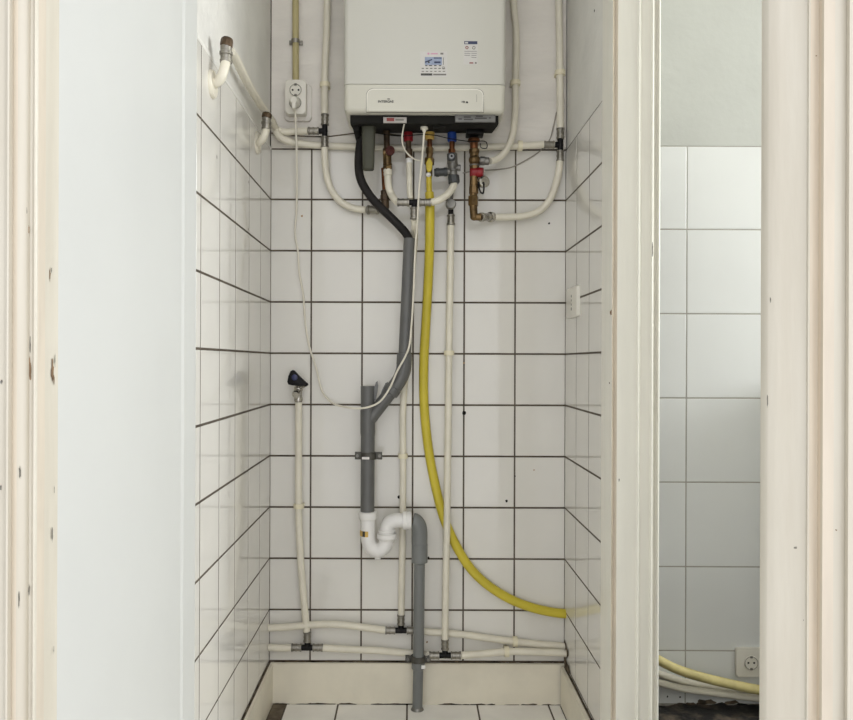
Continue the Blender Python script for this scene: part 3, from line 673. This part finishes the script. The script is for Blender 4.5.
# (b) hot water outlet
t = thing('hot_water_outlet', 'brass outlet with a red nut and a white pipe below', 'valve', at(408.5, 200), 'valves below the boiler')
mb = MB(); rod(mb, 408.2, 132.4, 408.3, 141.5, 4.7, seg=12); ball(mb, at(408.3, 136.6), .0140, sc=(1, 1, .75)); mb.build('nut', ['redp'], t)
mb = MB(); rod(mb, 408.4, 141, 408.6, 149.5, 2.7); rod(mb, 408.7, 149, 409, 158.6, 3.9, seg=8); mb.build('body', ['darkbrass'], t)
mb = MB(); lathe(mb, at(409, 158.2), at(409.2, 163), [(0, .0088), (.2, .0098), (.8, .0098), (1, .0088)], 16); mb.build('collar', ['whitep'], t)
mb = MB(); tube(mb, [at(409.2, 163, 2.215), at(409.3, 175, 2.214), at(409.5, 188, 2.210), at(410.4, 199, 2.207)], .0080); mb.build('tube', ['pipe'], t)
# (c) gas valve
t = thing('gas_valve', 'brass gas cock with a yellow nut and yellow handle', 'valve', at(429, 178), 'valves below the boiler')
mb = MB(); lathe(mb, at(429.6, 132.4), at(429.6, 139.6), [(0, .0118), (.06, .0145), (.5, .0145), (.55, .0132), (.94, .0132), (1, .011)], 18); mb.build('nut', ['yellowcap'], t)
mb = MB(); rod(mb, 429.7, 139.5, 429.8, 149, 2.5); mb.build('pipe', ['copper'], t)
mb = MB(); rod(mb, 429.8, 147.5, 429.7, 154, 4.0, seg=6); rod(mb, 429.8, 153, 429.6, 158.5, 3.2); rod(mb, 429.6, 158, 429.2, 165, 5.0, seg=6); rod(mb, 429.2, 164.6, 429, 176, 3.4); mb.build('body', ['brass'], t)
mb = MB(); prism(mb, [at(x, y, YV - .014) for x, y in ((426, 163.5), (428.2, 158.8), (430.2, 158.8), (432.4, 163.5), (432.2, 169), (430.6, 172.3), (427.8, 172.3), (426.2, 169))], (0, -.010, 0), .003, 3); cyl(mb, at(429.2, 166.5, YV - .004), at(429.2, 166.5, YV - .028), .0048, 14); mb.build('handle', ['yellowpaint'], t)
mb = MB(); ball(mb, at(428.5, 174.6, YV - .01), .0075, sc=(1, 1, .9)); mb.build('tag_seal', ['whitep'], t)
mb = MB(); rod(mb, 428.9, 176, 429.2, 193, 2.9); mb.build('tail_pipe', ['yellowpaint'], t)
# yellow hose, from the gas valve through the wall into the kitchen
YH = W - .0146
t = thing('gas_hose', 'thick yellow gas hose sweeping down from the boiler through the side wall', 'hose', P(566, 614, YH))
mb = MB(); lathe(mb, P(429.3, 191.8, YV), P(429.8, 199.5, YV), [(0, .0098), (.08, .0125), (.9, .0130), (1, .0120)], 18); mb.build('coupling', ['yellowpaint'], t)
hp = [P(x, y, Y) for x, y, Y in ((429.8, 199, YV), (429.9, 215, YV + .004), (429.6, 245, 2.24), (428, 285, YH - .008), (425.8, 325, YH), (424, 360, YH), (423.8, 395, YH), (425.6, 425, YH), (429.4, 455, YH), (435, 484, YH), (443.5, 517, YH), (456, 545.5, YH), (470.5, 568.5, YH), (487, 584.5, YH), (508, 598, YH), (531, 607.3, YH), (553, 612.3, YH), (566, 613.8, YH), (580, 616, YH), (615, 634, W - .03), (645, 652, W - .05), (659.5, 660.5, W - .057), (676.6, 669, W - .057), (700, 676.6, W - .057), (724, 682.6, W - .057), (757, 689.4, W - .057), (785, 693, W - .057))]
mb = MB(); tube(mb, hp, .0136, 16, 6, kfun=lambda p: 1 if p.x > XR + .03 else 0); mb.build('tube', ['yellow', 'yellowold'], t)
# (d) cold water inlet and grey combination valve
t = thing('cold_water_valve', 'grey cast valve with a blue nut and a round knob', 'valve', at(452, 184), 'valves below the boiler')
mb = MB(); rod(mb, 452, 132.4, 452, 141.8, 4.6, seg=12); mb.build('nut', ['bluep'], t)
mb = MB(); rod(mb, 452, 141.5, 452, 151, 2.7); rod(mb, 452, 149, 452, 154.5, 3.8, seg=6); mb.build('pipe', ['copper'], t)
mb = MB(); rod(mb, 452, 153.5, 452.4, 163.5, 5.2); rod(mb, 452.4, 163, 453.6, 177, 4.0); rod(mb, 452.3, 161.8, 452.5, 164.2, 5.6, seg=8); rod(mb, 453, 169.6, 453.3, 171.6, 5.0, seg=8); rod(mb, 452.4, 166, 458, 168, 2.6); rod(mb, 457.6, 168, 460.6, 168, 3.4, seg=8); ball(mb, at(452.8, 165), .0150); rod(mb, 450, 171.6, 446.5, 171.8, 3.8); mb.build('body', ['greymetal'], t)
mb = MB(); c = at(451.2, 158.4); lathe(mb, c, c + Vector((0, -.024, 0)), [(0, .0120), (.6, .0120), (.9, .0115), (1, .009)], 20); mb.build('knob', ['darkgrey'], t)
mb = MB(); lathe(mb, c + Vector((0, -.0235, 0)), c + Vector((0, -.0255, 0)), [(0, .0072), (.5, .0072), (1, .006)], 18); cyl(mb, c + Vector((0, -.0250, 0)), c + Vector((0, -.0264, 0)), .0034, 12, 1); mb.build('knob_disc', ['labelgrey', 'blackp'], t)
mb = MB(); rod(mb, 453.4, 175.5, 454.2, 183.4, 6.0, seg=8); mb.build('union_nut', ['darkgrey'], t)
mb = MB(); lathe(mb, at(447.4, 171.8), at(434.2, 172.6), [(0, .0105), (.05, .0128), (.25, .0128), (.28, .0115), (.62, .0115), (.65, .0130), (.85, .0130), (.9, .011), (1, .0105)], 18); mb.build('side_inlet', ['darkgrey'], t)
# pressure cap below it, head of the second long pipe
t = thing('drain_valve', 'round grey cap on the head of the longest white pipe', 'valve', P(450.5, 212, YL))
mb = MB(); c = P(450.5, 205.5, YL); lathe(mb, c + Vector((0, .006, 0)), c + Vector((0, -.030, 0)), [(0, .012), (.3, .012), (.35, .0148), (.85, .0152), (1, .0125)], 20); mb.build('cap', ['greymetal'], t)
mb = MB(); cyl(mb, P(452.8, 186, YL), P(451, 204, YL), .0045, 12); mb.build('stem', ['greymetal'], t)
mb = MB(); cyl(mb, P(450.8, 209, YL), P(450.9, 215, YL), .0078, 12); mb.build('neck', ['blackp'], t)
mb = MB(); lathe(mb, P(450.9, 214.5, YL), P(451, 225, YL), [(0, .0095), (.05, .0122), (.18, .0122), (.22, .0102), (.78, .0102), (.82, .0122), (1, .0122)], 18); mb.build('sleeve', ['steel'], t)
pipe('water_pipe', 'longest white pipe straight down the tiles from the round grey cap', [(451, 225.4), (450.3, 270), (449.2, 340), (448.2, 430), (447, 520), (445.6, 590), (445, 639.2)], r=.0098, clips=[(449.1, 353, YL)], Y=YL)
# (e) big brass filling valve
t = thing('filling_valve', 'tall brass valve with a red cap at the boiler end near the type plate', 'valve', at(474, 222), 'valves below the boiler')
mb = MB(); box(mb, at(465.5, 138.5, YV + .02) + Vector((0, -.05, 0)), at(482.5, 134.0, YV + .02), .002); ball(mb, at(474, 139), .0155, sc=(1, 1, .6)); mb.build('connector', ['blackp'], t)
mb = MB(); lathe(mb, at(473.8, 138), at(474, 150), [(0, .0125), (.1, .0170), (.3, .0170), (.4, .0120), (1, .0112)], 18); mb.build('pipe', ['copper'], t)
mb = MB(); rod(mb, 474, 149, 474.2, 153.5, 5.4, seg=8); rod(mb, 474.2, 153, 474.3, 164, 4.6); ball(mb, at(474.4, 160), .0165); rod(mb, 474.6, 160.6, 480.5, 160.8, 3.0); rod(mb, 474.4, 164, 474.4, 170, 5.0, seg=8)
rod(mb, 474.2, 176, 473.8, 187, 4.4); rod(mb, 473.8, 186, 473.6, 194, 4.9, seg=8); rod(mb, 473.6, 193.5, 473.4, 196.5, 3.9); rod(mb, 473.4, 196, 473.2, 206, 5.3, seg=6); rod(mb, 473.2, 205, 474, 216.5, 3.9)
ball(mb, at(474.2, 216.6), .0118); rod(mb, 474.2, 216.6, 481, 217.2, 3.7); mb.build('body', ['brass'], t)
mb = MB(); rod(mb, 474.4, 164.6, 474.4, 166.4, 5.2); rod(mb, 479.5, 160.8, 485, 161, 4.4, seg=8); rod(mb, 484.6, 161, 489, 161.2, 4.0); mb.build('union', ['greymetal'], t)
mb = MB(); lathe(mb, at(471.6, 172.4) + Vector((0, -.004, 0)), at(483, 173.4) + Vector((0, -.012, 0)), [(0, .0105), (.06, .0125), (.5, .0122), (.55, .0138), (.95, .0138), (1, .0125)], 12); rod(mb, 474.3, 168.5, 474.4, 177, 4.8, seg=12); mb.build('cap', ['redp'], t)
mb = MB(); c = at(482.6, 183); lathe(mb, c + Vector((-.006, .004, 0)), c + Vector((.006, -.022, 0)), [(0, .009), (.4, .0165), (.85, .0168), (1, .013)], 18); rod(mb, 475, 180, 481, 182.6, 3.0); mb.build('drain_spout', ['chrome'], t)
mb = MB(); tube(mb, [at(478.5, 182, YV - .02), at(479.2, 188, YV - .026), at(481, 192.6, YV - .028), at(483, 193.2, YV - .028), at(483.8, 188.6, YV - .028), at(483.6, 182, YV - .026)], .0024, 10); mb.build('retaining_strap', ['blackp'], t)
mb = MB(); p0, p1 = at(480.6, 217.2), P(491.8, 217, YP); lathe(mb, p0, p1, [(0, .0120), (.04, .0135), (.14, .0135), (.18, .0115), (.8, .0115), (.84, .0150), (1, .0150)], 18); mb.build('sleeve', ['chrome'], t)

# ------------------------------------------------------------------ condensate hose and drain
mb = MB(); tube(mb, [P(362.6, 135.6, 2.20), P(361.2, 139, 2.20), P(359.8, 147, 2.20), P(358.6, 162, 2.20), P(360.3, 178, 2.20), P(367, 191.5, 2.205), P(377.5, 204.5, 2.21), P(389, 215.5, 2.215), P(399, 225.5, 2.218), P(406, 233.5, 2.222), P(409.3, 241, YD), P(409.0, 255, YD)], .0122, 16)
tag(mb.build('condensate_hose', ['rubber']), 'black rubber hose bending from under the boiler into the grey drainpipe', 'hose')
dr = thing('drainpipe', 'grey drainpipe with a slanted branch, from black hose to white trap', 'drainpipe', P(368, 516, YD))
mb = MB(); lathe(mb, P(409.6, 238.5, YD), P(404.6, 356, YD), [(.25, .0130), (0, .0130), (0, .0170), (1, .0180)], 24); mb.build('upper_pipe', ['greypipe'], dr)
mb = MB()
lathe(mb, P(404.6, 353.5, YD), P(403.9, 366, YD), [(0, .0175), (.05, .0222), (.85, .0222), (1, .0205)], 24)
tube(mb, [P(404.1, 363, YD), P(403.4, 370, YD), P(400, 379, YD), P(396.2, 384.6, YD), P(391, 391.6, YD)], .0218, 20)
lathe(mb, P(394.4, 387, YD), P(389.6, 393.6, YD), [(0, .0218), (.1, .0240), (.9, .0240), (1, .0205)], 24)
mb.build('bend', ['greypipe'], dr)
mb = MB()
lathe(mb, P(391, 391.6, YD), P(369, 420, YD), [(0, .0196), (1, .0192)], 24)
lathe(mb, P(367.6, 386, YD), P(367.8, 436, YD), [(0, .0172), (.0, .0200), (.45, .0200), (.5, .0214), (.93, .0214), (1, .0202)], 24)
# cut-open lip of the blind socket and its spur
prism(mb, [P(x, y, YD - .006) for x, y in ((373.6, 390), (375.8, 382.5), (377.4, 380.8), (378.2, 386), (377.4, 392), (375.6, 400), (372, 402))], (0, .012, 0), .001)
prism(mb, [P(x, y, YD - .004) for x, y in ((381.5, 391), (385.4, 383.2), (387.8, 381.8), (387.4, 387), (384.6, 394), (379.6, 400))], (0, .010, 0), .001)
mb.build('branch_fitting', ['greypipe'], dr)
mb = MB(); lathe(mb, P(367.8, 434, YD), P(367.4, 514, YD), [(0, .0200), (1, .0200)], 24); mb.build('lower_pipe', ['greypipe'], dr)
def clamp(parent, x, y, w, r, m='clampm', Y=YD, hgt=7.2):
    mb = MB(); c = P(x, y, Y); h = hgt / 337 / 2
    lathe(mb, c - Z_ * h, c + Z_ * h, [(0, r + .0004), (.02, r + .0026), (.98, r + .0026), (1, r + .0004)], 24)
    box(mb, (c.x - w / 2, c.y - .003, c.z - h), (c.x + w / 2, c.y + .003, c.z + h), .001)
    for s in (-1, 1):
        box(mb, (c.x + s * (w / 2 - .006) - .006, c.y - .006, c.z - h), (c.x + s * (w / 2 - .006) + .006, c.y + .006, c.z + h), .001)
        cyl(mb, (c.x + s * (w / 2 - .007), c.y - .004, c.z), (c.x + s * (w / 2 - .007), c.y - .011, c.z), .0045, 10, 1)
    box(mb, (c.x - .008, c.y + r, c.z - .004), (c.x + .008, W + .0008, c.z + .003))
    return mb.build('pipe_clamp', [m, 'greymetal'], parent)
clamp(dr, 368.6, 455.6, .078, .0200)
mb = MB(); c = P(365.6, 458.2, YD - .0228); box(mb, (c.x - .0105, c.y - .0014, c.z - .0035), (c.x + .0105, c.y + .0016, c.z + .0035), .0005); mb.build('clamp_label', ['labelwhite'], dr)
# white trap
tr = thing('drain_trap', 'white plastic drain trap, a U-bend between two grey pipes', 'drain trap', P(378, 560, YD))
mb = MB(); lathe(mb, P(368, 511.4, YD), P(368, 519.6, YD), [(0, .0225), (.05, .0268), (.8, .0268), (.95, .0245), (1, .0215)], 14); mb.build('inlet_nut', ['whitep'], tr)
mb = MB(); tube(mb, [P(368, 519, YD), P(368, 530, YD), P(368.2, 539, YD), P(371.2, 547, YD), P(377.6, 550.6, YD), P(384, 547, YD), P(386.8, 539, YD), P(387, 533, YD)], .0208, 22); box(mb, P(375.5, 555.5, YD - .006), P(380, 557.6, YD + .006), .002); mb.build('bend', ['whitep'], tr)
mb = MB(); lathe(mb, P(387, 529.6, YD), P(387, 541, YD), [(0, .0225), (.04, .0245), (.2, .0245), (.26, .0215), (.33, .0215), (.38, .0292), (.7, .0292), (.9, .0235), (1, .021)], 14); mb.build('middle_nut', ['whitep'], tr)
mb = MB(); tube(mb, [P(387.2, 530.5, YD), P(387.6, 526.5, YD), P(390.4, 522.2, YD), P(395.5, 520.6, YD), P(404, 520.4, YD)], .0205, 22); mb.build('outlet_elbow', ['whitep'], tr)
mb = MB(); lathe(mb, P(402.6, 520.4, YD), P(411.6, 520.4, YD), [(0, .0215), (.05, .0262), (.45, .0262), (.5, .0250), (.94, .0262), (1, .024)], 14); mb.build('outlet_nut', ['whitep'], tr)
mb = MB()
for x0, x1, kk in ((360.6, 363.4, 0), (363.4, 366, 1), (366, 369.2, 0)):
    vs = []
    for i in range(5):
        xx = x0 + (x1 - x0) * i / 4; X0 = PX(xx, YD); dx = X0 - P(368, 533, YD).x; yy = YD - math.sqrt(max(0, .0212 ** 2 - min(abs(dx), .0211) ** 2))
        vs += [(X0, yy, PZ(530.2, YD)), (X0, yy, PZ(535.8, YD))]
    mb.add(vs, [[2 * i, 2 * i + 2, 2 * i + 3, 2 * i + 1] for i in range(4)], kk)
pl = mb.build('warning_label', ['yellowcap', 'inkdark'], tr); pl['label'] = 'yellow and black label on the trap'
# standpipe into the floor
YE = W - .045
sd = thing('drain_standpipe', 'grey drain standpipe from the white trap down into the floor', 'drainpipe', P(417.5, 706, YD))
mb = MB(); tube(mb, [P(413.2, 520.6, YD), P(414.9, 521, YD), P(417.8, 524, YD), P(419.5, 529, YD), P(419.6, 546, YD)], .0222, 22); lathe(mb, P(419.6, 543.6, YD), P(419.6, 563, YD), [(0, .0215), (.03, .0232), (.95, .0232), (1, .0185)], 24); mb.build('elbow', ['greyfit'], sd)
mb = MB(); fl = P(417.3, 706, W - .042); fl.z = -.002; lathe(mb, P(419.5, 560, YD), P(418.4, 664, YE), [(0, .0160), (1, .0160)], 24); lathe(mb, P(418.4, 662, YE), fl, [(0, .0150), (1, .0146)], 24); mb.build('pipe', ['greyfit'], sd)
mb = MB(); lathe(mb, P(418.4, 655.5, YE), P(418.0, 670, YE), [(0, .0165), (.05, .0185), (.3, .0185), (.36, .0195), (.85, .0190), (1, .0155)], 24); mb.build('sleeve', ['greyfit'], sd)
mb = MB(); c = P(423.4, 667.2, YE - .019); box(mb, c - Vector((.006, .002, .005)), c + Vector((.006, .002, .005)), .001); mb.build('tab', ['whitep'], sd)
clamp(sd, 418, 658.6, .074, .0185, hgt=6, Y=YE)
mb = MB(); lathe(mb, fl + Z_ * .001, fl + Z_ * .010, [(0, .0195), (.3, .0185), (1, .0150)], 18); mb.build('floor_seal', ['greymetal'], sd)

# ------------------------------------------------------------------ stop tap and the low pipe runs
tp = thing('stop_tap', 'stop tap with a black and blue handle, first from the tiled side wall', 'tap', P(298, 400, YP))
mb = MB(); prism(mb, [P(x, y, YP - .022) for x, y in ((289.2, 384.4), (288.0, 381.8), (289.4, 375.6), (291.2, 371.2), (293.2, 370), (295, 370.6), (300, 376), (305.6, 381.4), (308.2, 383.4), (308.6, 385), (306.6, 386.4), (303, 386.4), (298, 385.6), (293, 385.2))], (0, -.020, 0), .005, 3); mb.build('handle', ['blackp'], tp)
mb = MB(); c = P(294.6, 377.4, YP - .042); lathe(mb, c, c + Vector((0, -.003, 0)), [(0, .0085), (.6, .0085), (1, .006)], 18); mb.build('handle_disc', ['darkblue'], tp)
mb = MB(); cyl(mb, P(298.6, 383, YP), P(298.8, 400.5, YP), .0100); ball(mb, P(298.6, 388.5, YP), .0135); cyl(mb, P(298.4, 384, YP), P(297.6, 383, YP - .024), .0075, 14); lathe(mb, P(298.4, 397.5, YP), P(298.5, 402, YP), [(0, .012), (.5, .0128), (1, .011)], 16); cyl(mb, P(301, 388, YP - .01), P(305.5, 384.5, YP - .018), .0055, 12)
cyl(mb, P(298.6, 390, YP), Vector((P(298.6, 390, YP).x, W + .0008, P(298.6, 390, YP).z)), .009, 12); mb.build('body', ['chrome'], tp)
mb = MB(); c0, c1 = P(298, 391.5, YP - .006), P(295.4, 395, YP - .038); lathe(mb, c0, c1, [(0, .0085), (.4, .0085), (.42, .0118), (.9, .0118), (1, .0100)], 8); mb.build('outlet', ['chrome'], tp)
cA = P(307.2, 647.6, YP); YP2 = YP
pipe('water_pipe', 'white pipe running down from the stop tap with the black and blue handle', [(298.7, 402.2), (298.7, 440), (298.6, 490), (299.2, 530), (301.4, 570), (304.4, 606), (306.9, 631.6)], clips=[(298.8, 506)])
fitting('tee_fitting', 'black tee with steel sleeves near the floor under the stop tap', cA, [-X_, X_, Z_])
fitting('tee_fitting', 'black tee with steel sleeves on the upper of the two low pipes', P(401, 630.4, W - .0150), [-X_, X_, Z_])
fitting('tee_fitting', 'black tee with steel sleeves low beside the grey standpipe, under longest pipe', P(445, 655.4, YL), [-X_, X_, Z_])
pipe('water_pipe', 'upper low white pipe from the tiled side wall to the upper low tee', [Vector((XL + .001, YP, PZ(628.4, YP))), (285, 627.2), (305, 625.4), (325, 624.2), (345, 625), (365, 627.6), (385.0, 630.2, W - .0150)], along='x')
pipe('water_pipe', 'lower low white pipe from the tiled side wall to the stop tap tee', [Vector((XL + .001, YP, PZ(647.8, YP))), (280, 648), (291.3, 647.7)])
pipe('water_pipe', 'lower low white pipe from stop tap tee past the grey standpipe', [(323.1, 647.8), (345, 649.2), (375, 650.4), (400, 652.4, W - .0125), (418, 654, W - .0125), (425, 655, W - .028), (428.8, 655.4, YL)])
pipe('water_pipe', 'white pipe leaving the upper low tee and running on into the kitchen', [(417.0, 630.8, W - .0150), (430, 632, W - .0150), (463, 634.5, W - .0115), (490, 638.4, W - .0115), (515, 641.6, W - .0115), (540, 644.4, W - .0115), (565, 646.6, W - .0115), (600, 655, W - .0115), (640, 667, W - .0115), (660, 674, W - .0115), (676, 679.5, W - .0115), (690, 683, W - .0115), (712, 686.6, W - .0115), (735, 690, W - .0115), (785, 695, W - .0115)], along='x', clips=[(515, 641.6, W - .0115)])
pipe('water_pipe', 'lowest white pipe leaving the longest pipe tee and running into the kitchen', [(461.2, 655.3, YL), (480, 654, YL + .004), (507, 651.6, W - .034), (540, 652.2, W - .034), (567, 653.6, W - .034), (600, 664, W - .034), (640, 677, W - .034), (660, 683.0, W - .034), (676, 687.2, W - .034), (690, 689.8, W - .034), (712, 692.8, W - .034), (757, 698.2, W - .034), (785, 700.6, W - .034)], along='x', clips=[(506.5, 651.6, W - .034)])

# ------------------------------------------------------------------ sockets on the other walls
sw = thing('blank_socket', 'flat white socket plate on the plain side wall of closet', 'socket', (XR, 2.2, PZ(316, 2.2)))
mb = MB()
def rrectx(cy, cz, w, h, r, X, nn=5): return [Vector((X, cy + p.x, cz + p.z)) for p in rrect(0, 0, w, h, r, 0, nn)]
ya, yb = F * XR / (565.6 - VX), F * (XR - .012) / (578.0 - VX)
ya, yb = 2.243, F * XR / (579.6 - VX); zc_ = (PZ(284.5, yb) + PZ(315.5, yb)) / 2; hh = PZ(284.5, yb) - PZ(315.5, yb)
prism(mb, rrectx((ya + yb) / 2, zc_, ya - yb, hh, .006, XR + .0008), (-.0095, 0, 0), .003, 3); mb.build('plate', ['socketp'], sw, sharp=50)
mb = MB()
for dy, dz, r_ in ((0, .018, .003), (0, .006, .0025), (0, -.006, .0025), (0, -.018, .0035)):
    cyl(mb, (XR - .0082, (ya + yb) / 2 + dy, zc_ + dz), (XR - .0092, (ya + yb) / 2 + dy, zc_ + dz), r_ * 1.4, 10)
mb.build('screw_cap', ['seam'], sw)
ks = thing('wall_socket', 'square white wall socket on the kitchen tiles above the dusty hose', 'socket', P(751, 677, W))
a, b = P(736.6, 648.4, W - .012), P(765.6, 677.2, W - .012)
mb = MB(); prism(mb, rrect((a.x + b.x) / 2, (a.z + b.z) / 2, b.x - a.x, a.z - b.z, .006, W + .0008), (0, -.012, 0), .004, 3); mb.build('plate', ['socketp'], ks, sharp=50)
outlet_face(ks, Vector(((a.x + b.x) / 2, W - .0116, (a.z + b.z) / 2)), .0195)

# ------------------------------------------------------------------ light
sc = bpy.context.scene
w = bpy.data.worlds.new('daylight'); sc.world = w; w.use_nodes = True
nt = w.node_tree; bg = nt.nodes['Background']; tc = nt.nodes.new('ShaderNodeTexCoord'); dp = nt.nodes.new('ShaderNodeVectorMath'); dp.operation = 'DOT_PRODUCT'
dp.inputs[1].default_value = Vector((.32, -.93, .14)).normalized()
nt.links.new(tc.outputs['Generated'], dp.inputs[0])
rm = nt.nodes.new('ShaderNodeMapRange'); rm.inputs['From Min'].default_value = .1; rm.inputs['From Max'].default_value = 1; rm.inputs['To Min'].default_value = .55; rm.inputs['To Max'].default_value = 2.0; rm.interpolation_type = 'SMOOTHSTEP'
nt.links.new(dp.outputs['Value'], rm.inputs['Value']); nt.links.new(rm.outputs['Result'], bg.inputs['Strength'])
bg.inputs['Color'].default_value = (.965, .97, 1, 1)
def area(name, loc, rot, sx, sy, power, col):
    l = bpy.data.lights.new(name, 'AREA'); l.shape = 'RECTANGLE'; l.size, l.size_y = sx, sy; l.energy = power; l.color = col
    o = bpy.data.objects.new(name, l); C.objects.link(o); o.location = loc; o.rotation_euler = rot; return o
area('kitchen_window_daylight', (KR + .1, 1.6, 1.8), (R(90), 0, R(90)), .9, 1.2, 61, (.95, .98, 1))

cam = bpy.data.cameras.new('camera'); co = bpy.data.objects.new('camera', cam); C.objects.link(co)
cam.sensor_fit = 'HORIZONTAL'; cam.sensor_width = 36; cam.lens = 36 * F / 853
cam.shift_x = (426.5 - VX) / 853; cam.shift_y = (VY - 360) / 853
cam.clip_start = .02
co.location = (0, 0, CAMZ)
co.matrix_world = Matrix.Translation((0, 0, CAMZ)) @ Matrix.Rotation(R(90), 4, 'X') @ Matrix.Rotation(ROLL, 4, 'Z')
sc.camera = co
sc.view_settings.view_transform = 'Standard'; sc.view_settings.look = 'None'; sc.view_settings.exposure = -0.04; sc.view_settings.gamma = 1; sc.view_settings.use_curve_mapping = False
